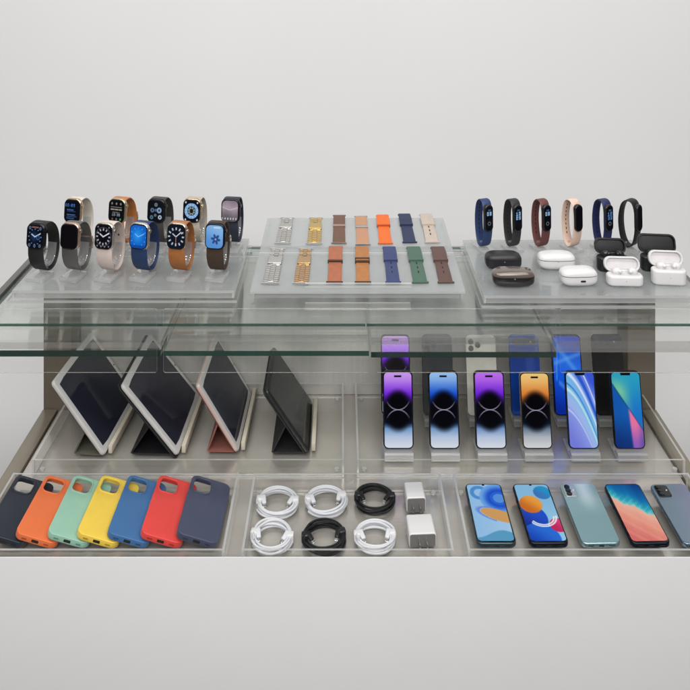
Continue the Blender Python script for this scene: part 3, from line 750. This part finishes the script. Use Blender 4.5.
# ------------------------------------------------------------------ watch straps
def strap(ut, vt, ub, vb, wpx, label, style, m, m2=None):
    A, B = onboard(ub, vb), onboard(ut, vt); d = B-A; L = d.length; w = wpx*(A.y+B.y)/2/F
    yaw = math.atan2(-d.x, math.hypot(d.y, d.z))
    t = thing('watch_strap', label, 'watch strap', A+Vector((0, -.0002, .0006)), (TILT, 0, yaw), 'watch straps on the tilted board')
    lug = m2 or CHROME
    if style == 'link':
        n = max(7, int(L/.0072)); p = (L-.008)/n; bm = bmesh.new(); k0 = int(n*.56); k1 = int(n*.80)
        for i in range(n):
            if k0 <= i < k1: continue
            y = .004+i*p; ww = w*(.92 if i < k0 else .8)
            for a, b, off, zt in ((-.5, -.19, 0, .0034), (-.17, .17, .5, .0038), (.19, .5, 0, .0034)):
                y0 = y+off*p
                merge(bm, xf(bbox_mesh(a*ww, b*ww, y0+.0002, min(L-.003, y0+p-.0003), .0002, zt, .0007, 2), Matrix.Identity(4)))
        box(bm, -w*.36, w*.36, .001, L-.002, .0001, .0022)
        ob('links', mesh_from(bm, 'links'), m, t)
        ob('clasp', mesh_from(bbox_mesh(-w*.44, w*.44, .004+k0*p+p*.55, .004+k1*p, .0002, .0052, .0012, 3), 'clasp'), m, t)
    elif style == 'mesh':
        ob('band', ribbon([(.003, .0012), (L*.3, .0022), (L*.6, .0022), (L-.002, .0014)], [w*.92, w*.9, w*.86, w*.84], .0018), m, t)
        ob('clasp', mesh_from(bbox_mesh(-w*.46, w*.46, L*.56, L*.64, .0004, .0048, .0008), 'clasp'), lug, t)
        ob('folded_end', ribbon([(L*.64, .0040), (L*.8, .0042), (L*.97, .0035)], [w*.88, w*.88], .0016), m, t)
    elif style == 'leather':
        ob('band', ribbon([(.002, .0014), (L*.3, .0024), (L*.6, .0026), (L-.002, .0018)], [w*.93, w*.92, w*.9, w*.88], .0026), m, t)
        ob('upper_piece', ribbon([(L*.55, .0047), (L*.75, .0054), (L-.001, .0042)], [w*.93, w*.98], .0026), m, t)
        for k in ((.52, .60) if label.find('two') >= 0 else (.53,)):
            ob('keeper_loop', mesh_from(bbox_mesh(-w*.52, w*.52, L*k, L*k+.0038, .0003, .0082, .0014, 3), 'keeper'), m2, t)
    else:                                    # sport strap with pin and holes
        ob('band', ribbon([(.002, .0014), (L*.3, .0026), (L*.62, .0026), (L-.002, .0018)], [w*.93, w*.90, w*.86, w*.86], .0028, hole=(4, 11, 2) if style == 'sport' else None, hole_w=.0012), [m, DARKGAP], t)
        ob('upper_piece', ribbon([(L*.60, .0050), (L*.78, .0060), (L-.001, .0046)], [w*.96, w*1.0, w*.94], .0026), m, t)
        ob('keeper_loop', mesh_from(bbox_mesh(-w*.51, w*.51, L*.575, L*.575+.0032, .0003, .0078, .0013, 3), 'keeper'), m2 or m, t)
    if style == 'sport': lug = m
    for yy, ww in ((-.0006, w*.56), (L-.0018, w*.50)):
        ob('lug_bar', mesh_from(bbox_mesh(-ww, ww, yy, yy+.0032, .0002, .0034, .0009), 'lug'), lug if style not in ('sport2',) else m, t)
    return t
def rub(n, r, g, b): return pm('strap_'+n, rgb(r, g, b), .55, var=.05, nscale=120)
def lea(n, r, g, b): return pm('strap_leather_'+n, rgb(r, g, b), .55, var=.12, nscale=130, bump=.4, bscale=1100)
dk = pm('dark_keeper_leather', rgb(70, 42, 30), .55)
brownm = weave('bronze_mesh', rgb(116, 88, 74), rgb(158, 122, 104), 260, .6, .42)
strm = weave('orange_stripe_cloth', rgb(176, 140, 118), rgb(206, 128, 70), 130, 0., .7)
strap(287.5, 219, 282.5, 244.5, 14.5, 'silver steel link strap in the back row, left end', 'link', SILV)
strap(316, 219, 314, 245, 14.5, 'yellow gold link strap in the back row beside the bronze one', 'link', GOLD)
strap(339.3, 216.5, 339, 244.5, 13.5, 'bronze brown mesh strap with bright clasp', 'mesh', brownm, pm('bronze_clasp', rgb(190, 165, 150), .2, 1.))
strap(360.8, 217.5, 363, 246, 13.5, 'pale orange woven strap with silver clasp and ends', 'mesh', strm, SILV)
strap(382.3, 217, 385.5, 244.6, 13.2, 'bright orange rubber strap in the back row', 'sport2', rub('orange', 222, 106, 40), rub('rust', 176, 74, 30))
strap(404, 216, 409.8, 243.6, 13.0, 'dark navy rubber strap in the back row', 'sport2', rub('navy', 38, 48, 78))
strap(425.6, 216, 432.3, 243.6, 13.2, 'pale beige rubber strap in the back row, right end', 'sport', rub('beige', 186, 172, 160))
strap(278, 249.8, 270, 284.6, 15.8, 'silver steel link strap in the front row, left end', 'link', SILV)
strap(306, 249.8, 300.8, 284.8, 15.2, 'rose gold link strap in the front row beside the terracotta leather one', 'link', ROSEG)
strap(335.8, 248.4, 334.5, 283.6, 14.5, 'terracotta leather strap with a single dark keeper loop', 'leather', lea('terracotta', 164, 98, 70), dk)
strap(361.8, 248.6, 363, 283.6, 14.2, 'tan leather strap with two dark keeper loops', 'leather', lea('tan', 168, 112, 64), dk)
strap(389, 249, 393.3, 283.6, 13.8, 'indigo blue rubber strap with a row of holes, in the front row', 'sport', rub('indigo', 54, 64, 106))
strap(413.2, 249, 420.4, 283.8, 14.6, 'sage green rubber strap with a row of holes', 'sport', rub('green', 72, 100, 86))
strap(437.4, 249, 446, 283.8, 14.6, 'chocolate brown rubber strap in the front row, right end', 'sport', rub('brown', 92, 68, 62))

# ------------------------------------------------------------------ tablets
def tablet(ub, vb, ul, vl, L, label, frame, bezel, coverm, foot, apex, yaw=0, coverpad=0., dark=C(24, 26, 38), dark2=C(44, 48, 66)):
    Y = (CZ-ZT)*F/(vb-HY); x = xat(ub, Y)
    dx, dz = (ub-ul)*Y/F, (vb-vl)*Y/F; W = math.hypot(dx, dz); b = math.atan2(dz, dx)
    t = thing('tablet', label, 'tablet', (x, Y, ZT+.0008), (0, 0, R(yaw)), 'tablets propped in folio covers')
    M = Matrix.Translation((-.004, 0, .0018)) @ Matrix.Rotation(b, 4, 'Y') @ Matrix.Translation((-W/2, L/2, .001))
    bm = slab(rrect(W, L, .008, 8), -.0062, .0008, .0022, res=3); ob('body', xf(bm, M), frame, t)
    bm = slab(rrect(W-.003, L-.003, .0068, 8), .0006, .0013, .0003); ob('bezel', xf(bm, M), bezel, t)
    def face(px, py):
        c = mix(dark, dark2, .5*ss(-.2, 1, py)+.4*ss(-.9, .9, px))
        return c
    bw = .0115 if bezel is not BLACKG else .007
    me = screen('display', W-2*bw, L-2*bw, .0025, 6, 8, face); me.transform(M @ Matrix.Translation((0, 0, .0015)))
    ob('display', me, pm('dark_tablet_glass', (.024, .026, .042), .07) if bezel is not BLACKG else pm('dark_grey_tablet_glass', (.034, .036, .036), .13), t)
    bm = bmesh.new(); cyl(bm, (0, L/2-bw*.5, .0016), .0014, .0005); ob('front_camera', xf(bm, M), LENS, t)
    # folio: back sheet, prop and foot along the depth
    fo, k = (ub-foot)*Y/F, .0028
    p = coverpad
    bm = slab(rrect(W+2*p+.001, L+2*p, .012, 6), -.0098, -.0065, .0012); c = ob('folio_cover', xf(bm, M), coverm, t)
    s = Vector((-math.cos(b), 0, math.sin(b))); nrm = Vector((math.sin(b), 0, math.cos(b)))
    top = Vector((-.004, 0, .0018))+s*(W*apex)-nrm*.0095
    lo = Vector((-fo, 0, .0012)); rt = Vector((-.012, 0, .0012))
    def panel(a, c_, y0, y1, name):
        d = (c_-a).normalized(); n = Vector((-d.z, 0, d.x))*k*.5
        bm = bmesh.new(); q = [a-n, c_-n, c_+n, a+n]
        va = [bm.verts.new(v+Vector((0, y0, 0))) for v in q]; vb_ = [bm.verts.new(v+Vector((0, y1, 0))) for v in q]
        bm.faces.new(va); bm.faces.new(list(reversed(vb_)))
        for i in range(4): bm.faces.new((va[i], vb_[i], vb_[(i+1) % 4], va[(i+1) % 4]))
        return ob(name, mesh_from(bm, name), coverm, c)
    panel(lo+Vector((0, 0, .0005)), top, .004, L-.004, 'prop_panel')
    panel(lo+Vector((.002, 0, .0)), rt, .004, L-.004, 'foot_panel')
    creamm = pm('cream_folio_lip', rgb(206, 196, 178), .5)
    bm = bbox_mesh(.0004, .0086, .010, L-.002, .0, .016, .0015); ob('folio_lip', mesh_from(bm, 'lip'), creamm, t)
    return t
whitef = pm('white_tablet_frame', rgb(206, 202, 200), .35, .1); pinkf = pm('rose_tablet_frame', rgb(216, 192, 184), .35, .2)
dkf = pm('dark_grey_tablet_frame', rgb(64, 65, 66), .3, .6)
wbez = pm('white_bezel', rgb(214, 212, 212), .2, var=.01)
tablet(106, 457.5, 52.5, 386, .197, 'white framed tablet leaning in an olive grey folio, leftmost of four', whitef, wbez, pm('olive_folio', rgb(92, 90, 78), .7), 72.6, .33, -4, -.004)
tablet(180, 457, 123, 388, .199, 'white framed tablet leaning in a black folio, biggest of four', whitef, wbez, pm('black_folio', rgb(20, 20, 24), .6), 130, .45, -2, .0035)
tablet(240, 454, 199, 386.5, .197, 'rose white framed tablet leaning in a reddish brown folio', pinkf, wbez, pm('rose_brown_folio', rgb(142, 88, 78), .6), 207, .42, -1, -.0045)
tablet(311, 455, 268, 392, .165, 'dark grey tablet leaning in a black folio, rightmost of four', dkf, BLACKG, pm('charcoal_folio', rgb(34, 34, 36), .65), 272, .46, 0)

# ------------------------------------------------------------------ phones
def phone_body(t, W, L, T, frame, r=.0095):
    ob('frame', slab(rrect(W, L, r, 8, 0, L/2), -T, 0, .0022, res=3), frame, t)
    for s, y0, y1 in ((1, L*.64, L*.74), (-1, L*.70, L*.76), (-1, L*.60, L*.66)):
        ob('side_button', mesh_from(bbox_mesh(min(s*(W/2-.0004), s*(W/2+.0005)), max(s*(W/2-.0004), s*(W/2+.0005)), y0, y1, -T*.62, -T*.38, .0002), 'b'), frame, t)
def lens_cluster(t, cx, cy, W, H, plate_m, lenses, r=.004, lr=.0042):
    """Raised camera plate with lenses on the upper (+z) side."""
    p = ob('camera_plate', slab(rrect(W, H, r, 6, cx, cy), .0003, .0018, .0006), plate_m, t)
    for (x, y, q) in lenses:
        bm = bmesh.new(); cyl(bm, (cx+x, cy+y, .0024), q, .0014, seg=24); l = ob('lens_ring', bm, pm('lens_ring_metal', rgb(70, 70, 74), .25, .9), p)
        bm = bmesh.new(); cyl(bm, (cx+x, cy+y, .0033), q*.78, .0006, seg=24); ob('lens', bm, LENS, p)
    bm = bmesh.new(); cyl(bm, (cx+W*.28, cy+H*.02, .0021), .0013, .0008); ob('flash', bm, pm('flash_white', rgb(240, 236, 220), .3), p)
LEAN = 13
def phone_stand(x, Y, W, label, z=ZT, arm=True):
    s = thing('phone_stand', label, 'phone stand', (x, Y, z+.0006), group='clear acrylic phone stands')
    hw = W*.47
    bm = bmesh.new(); box(bm, -hw, hw, -.014, .052, 0, .003, thin=2); ob('base', mesh_from(bm, 'base', False), [ACR_SOLID, ACR_EDGE], s)
    bm = bmesh.new(); box(bm, -hw, hw, -.014, -.0108, .0032, .0115, thin=1); ob('lip', mesh_from(bm, 'lip', False), [ACR_SOLID, ACR_EDGE], s)
    bm = bmesh.new(); box(bm, -hw, hw, -.0105, .012, .0112, .0144, thin=2); ob('ledge', mesh_from(bm, 'ledge', False), [ACR_SOLID, ACR_EDGE], s)
    M = Matrix.Translation((0, .0095, .0146)) @ Matrix.Rotation(R(-LEAN), 4, 'X')
    bm = bmesh.new(); box(bm, -hw*.9, hw*.9, .0006, .0036, .0, .062, thin=1, M=M); ob('back_rest', mesh_from(bm, 'rest', False), [ACR, ACR_EDGE], s)
    for sx in (-1, 1):
        bm = bmesh.new(); pts = [(.013, .0033), (.050, .0033), (.046, .006), (.018, .024)]
        a, b = sx*hw*.98, sx*hw*.91
        va = [bm.verts.new((a, y, q)) for y, q in pts]; vb = [bm.verts.new((b, y, q)) for y, q in pts]
        bm.faces.new(va); bm.faces.new(list(reversed(vb)))
        for i in range(4): bm.faces.new((va[i], vb[i], vb[(i+1) % 4], va[(i+1) % 4])).material_index = 1
        ob('side_rib', mesh_from(bm, 'rib', False), [ACR, ACR_EDGE], s)
    return s
STG = 'phones standing on acrylic stands'
def standing(u, wpx, row, label, frame, kind, pic=None, backm=None, tall=1.0):
    Y = 1.556 if row == 0 else 1.662
    W = wpx*Y/F; L = (.1385 if row == 0 else .1545)*tall; x = xat(u, Y); T = .0078
    short = label.split(' phone')[0]
    phone_stand(x, Y, W, 'clear acrylic stand under the '+short+' phone' + (' in the back row' if row else ' in the front row'))
    t = thing('phone', label, 'phone', (x, Y, ZT+.0152), (R(90-LEAN), 0, 0), STG)
    phone_body(t, W, L, T, frame)
    if kind == 'screen':
        ob('bezel', slab(rrect(W-.0016, L-.0016, .0088, 8, 0, L/2), -.0004, .0003, .0002), BLACKG, t)
        me = screen('display', W-.0052, L-.0052, .0072, 48, 116, pic); me.transform(Matrix.Translation((0, L/2, .0005))); ob('display', me, DISP, t)
    else:
        ob('back_glass', slab(rrect(W-.0016, L-.0016, .0088, 8, 0, L/2), -.0004, .0003, .0002), backm, t)
        if kind == 'corner': lens_cluster(t, -W*.22, L*.875, W*.50, L*.18, backm, ((-W*.11, L*.042, .0056), (-W*.11, -L*.042, .0056), (W*.11, 0, .0056)))
        if kind == 'bar': lens_cluster(t, 0, L*.915, W*.78, L*.085, pm('bar_plate', rgb(34, 44, 74), .2), ((-W*.22, 0, .0038), (0, 0, .0038)))
    return t
fb = pm('phone_black_steel', rgb(40, 40, 46), .25, .8); fp = pm('phone_dark_purple_steel', rgb(70, 62, 84), .25, .8); fg = pm('phone_gold_steel', rgb(190, 165, 120), .25, .8)
fl = pm('phone_blue_alu', rgb(40, 62, 110), .3, .7); fm = pm('phone_midnight_alu', rgb(26, 34, 48), .3, .7)
purple = arc_wall(C(215, 165, 248), C(118, 40, 226), C(120, 160, 210)); purple2 = arc_wall(C(200, 120, 245), C(112, 34, 222), C(120, 155, 205))
bluew = arc_wall(C(165, 205, 245), C(22, 82, 215)); goldw = arc_wall(C(248, 208, 130), C(226, 128, 50), C(110, 130, 150), C(222, 222, 224))
standing(398.7, 30.5, 0, 'purple screened phone in the front row, leftmost', fb, 'screen', purple)
standing(444.9, 30.3, 0, 'blue screened phone with two dark discs on its wallpaper', fb, 'screen', bluew)
standing(491.5, 31.0, 0, 'violet screened phone in the front row between the blue and the orange one', fp, 'screen', purple2)
standing(537.8, 30.2, 0, 'orange and gold screened phone', fg, 'screen', goldw, tall=.985)
standing(584.2, 30.6, 0, 'pale blue swirl screened phone', fl, 'screen', swirl)
standing(630.5, 31.0, 0, 'teal and pink diagonal screened phone, rightmost of the front row', fm, 'screen', prism)
standing(396.2, 29.5, 1, 'purple screened phone in the back row', fp, 'screen', purple)
standing(438.7, 30.8, 1, 'graphite grey backed phone seen from behind with square camera', pm('phone_graphite', rgb(62, 64, 68), .3, .7), 'corner', backm=pm('graphite_glass', rgb(70, 72, 76), .35, .2))
standing(483.2, 31.0, 1, 'creamy white backed phone seen from behind with big lenses', pm('phone_silver', rgb(212, 208, 200), .25, .8), 'corner', backm=pm('cream_glass', rgb(226, 222, 212), .3))
standing(527.2, 30.6, 1, 'deep blue backed phone with a dark camera bar', fl, 'bar', backm=pm('blue_gloss_glass', rgb(30, 84, 196), .12, .4, coat=.5))
standing(570.0, 30.2, 1, 'electric blue phone with pale light streaks on its screen', fl, 'screen', streak)
standing(612.0, 31.2, 1, 'plain black backed phone in the back row, rightmost', fb, 'bar', backm=pm('black_back_glass', rgb(22, 22, 24), .3))

# phones lying in the front tray
def flat(u0, u1, label, frame, kind, pic=None, back=None, yaw=0):
    Y0 = 1.318; W = (u1-u0)*Y0/F; x = xat((u0+u1)/2, Y0); L = .1350; T = .0088
    t = thing('phone', label, 'phone', (x, Y0, ZT+.0075), (R(1.6), 0, R(yaw)), 'phones lying in the front tray')
    b = thing('phone_rest', 'low acrylic rest under '+label.split(',')[0].replace(' at the right edge', ''), 'phone rest', (x, Y0, ZT+.0004), (0, 0, R(yaw)), 'acrylic rests under the flat phones')
    bm = bmesh.new(); box(bm, -W*.32, W*.32, .03, .036, 0, .0060, thin=1); box(bm, -W*.32, W*.32, .11, .116, 0, .0083, thin=1)
    box(bm, -W*.32, W*.32, .0363, .1097, .0, .0025, thin=2); ob('rest', mesh_from(bm, 'rest', False), [ACR_SOLID, ACR_EDGE], b)
    t.location.z += T
    for o in (phone_body(t, W, L, T, frame),): pass
    ob('charging_port', xf(slab(rrect(.0085, .0026, .0012, 5), 0, .0006, .0001), Matrix.Translation((0, .0003, -T*.5)) @ Matrix.Rotation(R(90), 4, 'X')), DARKGAP, t)
    for sx in (-1, 1):
        ob('speaker_slot', xf(slab(rrect(.0095, .0012, .0005, 4), 0, .0006, .0001), Matrix.Translation((sx*W*.27, .0003, -T*.5)) @ Matrix.Rotation(R(90), 4, 'X')), DARKGAP, t)
    if kind == 'screen':
        ob('bezel', slab(rrect(W-.0022, L-.0022, .0082, 8, 0, L/2), -.0004, .0004, .0002), BLACKG, t)
        me = screen('display', W-.0058, L-.0070, .0062, 64, 110, pic); me.transform(Matrix.Translation((0, L/2+.0006, .0006))); ob('display', me, DISP, t)
    else:
        me = screen('back_panel', W-.0024, L-.0024, .0082, 30, 60, back); me.transform(Matrix.Translation((0, L/2, .0003))); ob('back_panel', me, painted('graded_back', .3, .45, .4), t)
        if kind == 'silver':
            lens_cluster(t, -W*.27, L*.86, W*.34, L*.20, pm('silver_plate', rgb(196, 200, 204), .25, .6), ((-W*.05, L*.06, .0048), (-W*.05, 0, .0048), (-W*.05, -L*.06, .0048)), .003)
        else:
            lens_cluster(t, -W*.24, L*.86, W*.36, L*.20, pm('black_plate', rgb(22, 24, 26), .15), ((-W*.07, L*.055, .0045), (-W*.07, -L*.005, .0045), (-W*.07, -L*.06, .0045)), .004)
    return t
def silver_teal_sheen(x, y): return mix(mix(C(136, 172, 178), C(216, 234, 234), ss(-.2, .75, y)*(1-ss(0, .75, abs(x-.25))*.8)), C(150, 182, 192), .35*ss(.2, -1, y))  # light sheen painted into the teal, brightest towards the upper right
def steel_blue(x, y): return mix(C(110, 132, 146), C(126, 130, 158), ss(-1, 1, x-.4*y))
flat(477, 517, 'flat lying phone with blue and orange swirl screen, leftmost', pm('phone_teal_frame', rgb(70, 90, 98), .3, .7), 'screen', swirl_orange)
flat(529.8, 569.5, 'flat lying phone with coloured discs on its screen', fm, 'screen', discs, yaw=.5)
flat(582, 621.5, 'silvery teal phone lying face down with silver camera plate', pm('phone_silver_teal', rgb(150, 178, 184), .25, .8), 'silver', back=silver_teal_sheen, yaw=1)
flat(631.7, 671.7, 'flat lying phone with teal sea and pink beach screen', fm, 'screen', beach, yaw=1.5)
flat(683, 723, 'steel blue phone lying face down at the right edge with black camera plate', pm('phone_steel_blue', rgb(120, 136, 150), .25, .8), 'black', back=steel_blue, yaw=2)

# ------------------------------------------------------------------ phone cases
def phone_case(u, label, m, z=0., ang=15.8):
    Y0 = 1.323; W, L, T, a = .0725, .141, .0108, R(ang)
    x = xat(u, Y0)
    t = thing('phone_case', label, 'phone case', (x, Y0, ZT+.0006+W*math.sin(a)+z), (0, a, R(random.uniform(-.7, .7))), 'silicone phone cases leaning on each other')
    ol = rrect(W, L, .0125, 8, W/2, L/2)
    hs = .031; hx, hy = .0065+hs/2, L-.0075-hs/2
    hole = rrect(hs, hs*1.06, .0085, 7, hx, hy)
    bm = slab(ol, T-.0026, T, .0012, [hole], res=3)
    merge(bm, slab(ol, 0, T-.0010, .0012, [rrect(W-.0052, L-.0052, .0102, 8, W/2, L/2)], res=2))
    s = ob('shell', bm, m, t)
    rim = slab(rrect(hs+.005, hs*1.06+.005, .0106, 7, hx, hy), T-.003, T+.0012, .0009, [rrect(hs-.0002, hs*1.06-.0002, .0084, 7, hx, hy)], res=2)
    ob('camera_rim', rim, m, t)
    for cx, w in ((W*.5, .0115), (W*.24, .0085), (W*.76, .0085)):
        sl = slab(rrect(w, .0042 if w > .01 else .0022, .001, 5), 0, .0012, .0002); xf(sl, Matrix.Translation((cx, .0004, T*.5)) @ Matrix.Rotation(R(90), 4, 'X'))
        ob('port_slot', sl, DARKGAP if w > .01 else pm('slot_shade_'+m.name, tuple(k*.45 for k in m['base']), .7), t)
    for y0, y1 in ((L*.62, L*.72), (L*.48, L*.58)):
        ob('button_cover', mesh_from(bbox_mesh(-.0006, .0004, y0, y1, T*.35, T*.62, .0003), 'b'), m, t)
    return t
def sil(n, r, g, b):
    m = pm('silicone_'+n, rgb(r, g, b), .5, var=.03, nscale=40, sheen=.15); m['base'] = rgb(r, g, b); return m
phone_case(-19, 'black navy silicone phone case cut off by the left edge', sil('ink', 26, 34, 48))
phone_case(13, 'orange silicone phone case', sil('orange', 226, 112, 60))
phone_case(45, 'mint green silicone phone case', sil('mint', 146, 190, 168))
phone_case(74.5, 'yellow silicone phone case', sil('yellow', 236, 200, 74))
phone_case(105, 'mid blue silicone phone case', sil('blue', 58, 106, 158))
phone_case(138.5, 'red silicone phone case', sil('red', 222, 66, 60))
phone_case(174.5, 'slate navy silicone phone case at the right end of its row', sil('slate', 62, 68, 92))

# ------------------------------------------------------------------ cables and chargers
def cable(u, v, rpx, label, m, tie, seed):
    rnd = random.Random(seed)
    Y = (CZ-ZT-.006)*F/(v-HY); x = xat(u, Y); rr = rpx*Y/F
    t = thing('coiled_cable', label, 'charging cable', (x, Y, ZT+.0004), (0, 0, R(rnd.uniform(-8, 8))), 'coiled charging cables')
    pts = []; turns = 6; n = 44; cr = .00195; ex = 1+rnd.uniform(-.03, .03)
    for i in range(turns*n+1):
        a = 2*math.pi*i/n; k = i/n; lay = int(k) % 2; lev = int(k)//2
        f = k-int(k)
        def st(kk): return (int(kk) % 2, int(kk)//2)
        l0, z0 = st(k); l1, z1 = st(k+1)
        w = ss(.8, 1, f)
        lay = l0+(l1-l0)*w; lev = z0+(z1-z0)*w
        r = rr-cr-lay*.0042+.0013*math.sin(a*1.0+k*1.1+seed)+.0008*math.sin(2.3*a+seed*2)
        pts.append((r*math.cos(a+3.6)*ex, r*math.sin(a+3.6)/ex, cr+.0002+lev*.0039+.0006*math.sin(a*2+k)))
    bm = bmesh.new(); tube(bm, pts, cr, 8); ob('cord', bm, m, t)
    for s, ang in ((-1, 176), (1, 8)):
        a = R(ang+rnd.uniform(-8, 8)); p = Vector(((rr-.0045)*math.cos(a), (rr-.0045)*math.sin(a), 0))
        M = Matrix.Translation(p) @ Matrix.Rotation(a, 4, 'Z')
        b = bbox_mesh(-.0062, .0058, -.0058, .0058, .0001, .0142, .0022, 3); ob('tie', xf(b, M), tie, t)
        q = Vector(((rr-.0125)*math.cos(a), (rr-.0125)*math.sin(a)-.002, .0105))
        M2 = Matrix.Translation(q) @ Matrix.Rotation(R(-68 if s < 0 else -112)+rnd.uniform(-.2, .2), 4, 'Z') @ Matrix.Rotation(R(14), 4, 'Y')
        c = ob('connector', xf(bbox_mesh(-.0085, .0085, -.0038, .0038, -.0026, .0026, .0016, 3), M2), m, t)
        ob('plug', xf(bbox_mesh(.0087, .0145, -.0026, .0026, -.0011, .0011, .0005), M2), CHROME, c)
    return t
blkcab = pm('black_cable', rgb(24, 24, 26), .35); blkt = pm('black_tie', rgb(36, 36, 38), .3)
cable(277.5, 502.5, 20.6, 'white coiled cable in the back row, leftmost', WHITEC, WHITEP, 1)
cable(326, 501.5, 20.6, 'white coiled cable in the back row between the black and another white one', WHITEC, WHITEP, 2)
cable(374.8, 499.5, 19.9, 'black coiled cable in the back row beside the small charger', blkcab, blkt, 3)
cable(272, 537, 21.2, 'white coiled cable in the front row, leftmost', WHITEC, WHITEP, 4)
cable(323.8, 537.5, 21.6, 'black coiled cable in the front row between two white ones', blkcab, blkt, 5)
cable(374.8, 536.5, 20.4, 'white coiled cable in the front row beside the large charger', WHITEC, WHITEP, 6)
def charger(u0, u1, vf, dpt, h, label, yaw):
    Y = (CZ-ZT)*F/(vf-HY); x = xat((u0+u1)/2, Y); w = (u1-u0)*Y/F
    t = thing('wall_charger', label, 'charger', (x, Y, ZT+.0004), (0, 0, R(yaw)), 'white wall chargers')
    M = Matrix.Rotation(R(90), 4, 'X')
    bm = slab(rrect(w, h, .0045, 6, 0, h/2), -dpt, 0, .0018, res=3); ob('body', xf(bm, M), WHITEP, t)
    fm_ = pm('charger_face_shaded', rgb(116, 114, 112), .4, var=.02)  # shade on the white front, put into a grey face colour
    bm = slab(rrect(w-.003, h-.003, .0035, 6, 0, h/2), 0, .0007, .0003); ob('plug_face', xf(bm, M), fm_, t)
    for s in (-1, 1):
        ob('prong', mesh_from(bbox_mesh(s*.0062-.0009, s*.0062+.0009, -.0125, -.0008, h*.32, h*.60, .0003), 'p'), CHROME, t)
    return t
charger(406.5, 426, 513, .040, .027, 'small white wall charger behind the large one', 3)
charger(409, 436.5, 548, .044, .024, 'large white wall charger with two prongs, at the front of the tray', 3)

# ------------------------------------------------------------------ light
W = bpy.data.worlds.new('World'); SC.world = W; W.use_nodes = True
bg = W.node_tree.nodes['Background']; bg.inputs[0].default_value = (1, 1, 1, 1); bg.inputs[1].default_value = .24
def area(name, loc, size, sy, power, target, col=(1, .992, .98)):
    l = bpy.data.lights.new(name, 'AREA'); l.shape = 'RECTANGLE'; l.size = size; l.size_y = sy; l.energy = power; l.color = col
    o = bpy.data.objects.new(name, l); COL.objects.link(o); o.location = loc
    o.rotation_euler = (Vector(target)-Vector(loc)).to_track_quat('-Z', 'Y').to_euler()
    return o
area('ceiling_lamp', (0, .7, 3.3), 3.6, .22, 46, (0, 1.5, .7))
area('ceiling_lamp', (0, -.8, 3.2), 4.6, .3, 62, (0, 1.4, .7))
area('ceiling_lamp', (-1.1, 1.75, 3.3), 1.2, .35, 4, (-.9, 1.9, .7))
area('ceiling_lamp', (1.1, 1.75, 3.3), 1.2, .35, 4, (.9, 1.9, .7))

area('front_fill_lamp', (-.5, -1.9, 2.95), 1.2, .3, 34, (0, 1.77, .82))  # added fill from the front, brightens back panel and deck under the shelf
area('front_fill_lamp', (.6, -1.9, 2.95), 1.2, .3, 34, (0, 1.77, .82))  # second half of the added front fill
area('wall_fill_uplight', (0, 2.02, .12), 3.4, .08, 3.6, (0, 2.45, 1.2))  # added fill hidden behind the stand, evens out the lower wall
SC.render.engine = 'CYCLES'
cy = SC.cycles
cy.use_denoising = True; cy.denoiser = 'OPENIMAGEDENOISE'
cy.max_bounces = 10; cy.transparent_max_bounces = 32; cy.diffuse_bounces = 4; cy.glossy_bounces = 4
cy.adaptive_threshold = .025; cy.caustics_reflective = False; cy.sample_clamp_indirect = 6
SC.view_settings.view_transform = 'Standard'; SC.view_settings.look = 'None'
SC.view_settings.exposure = -.31; SC.view_settings.gamma = 1
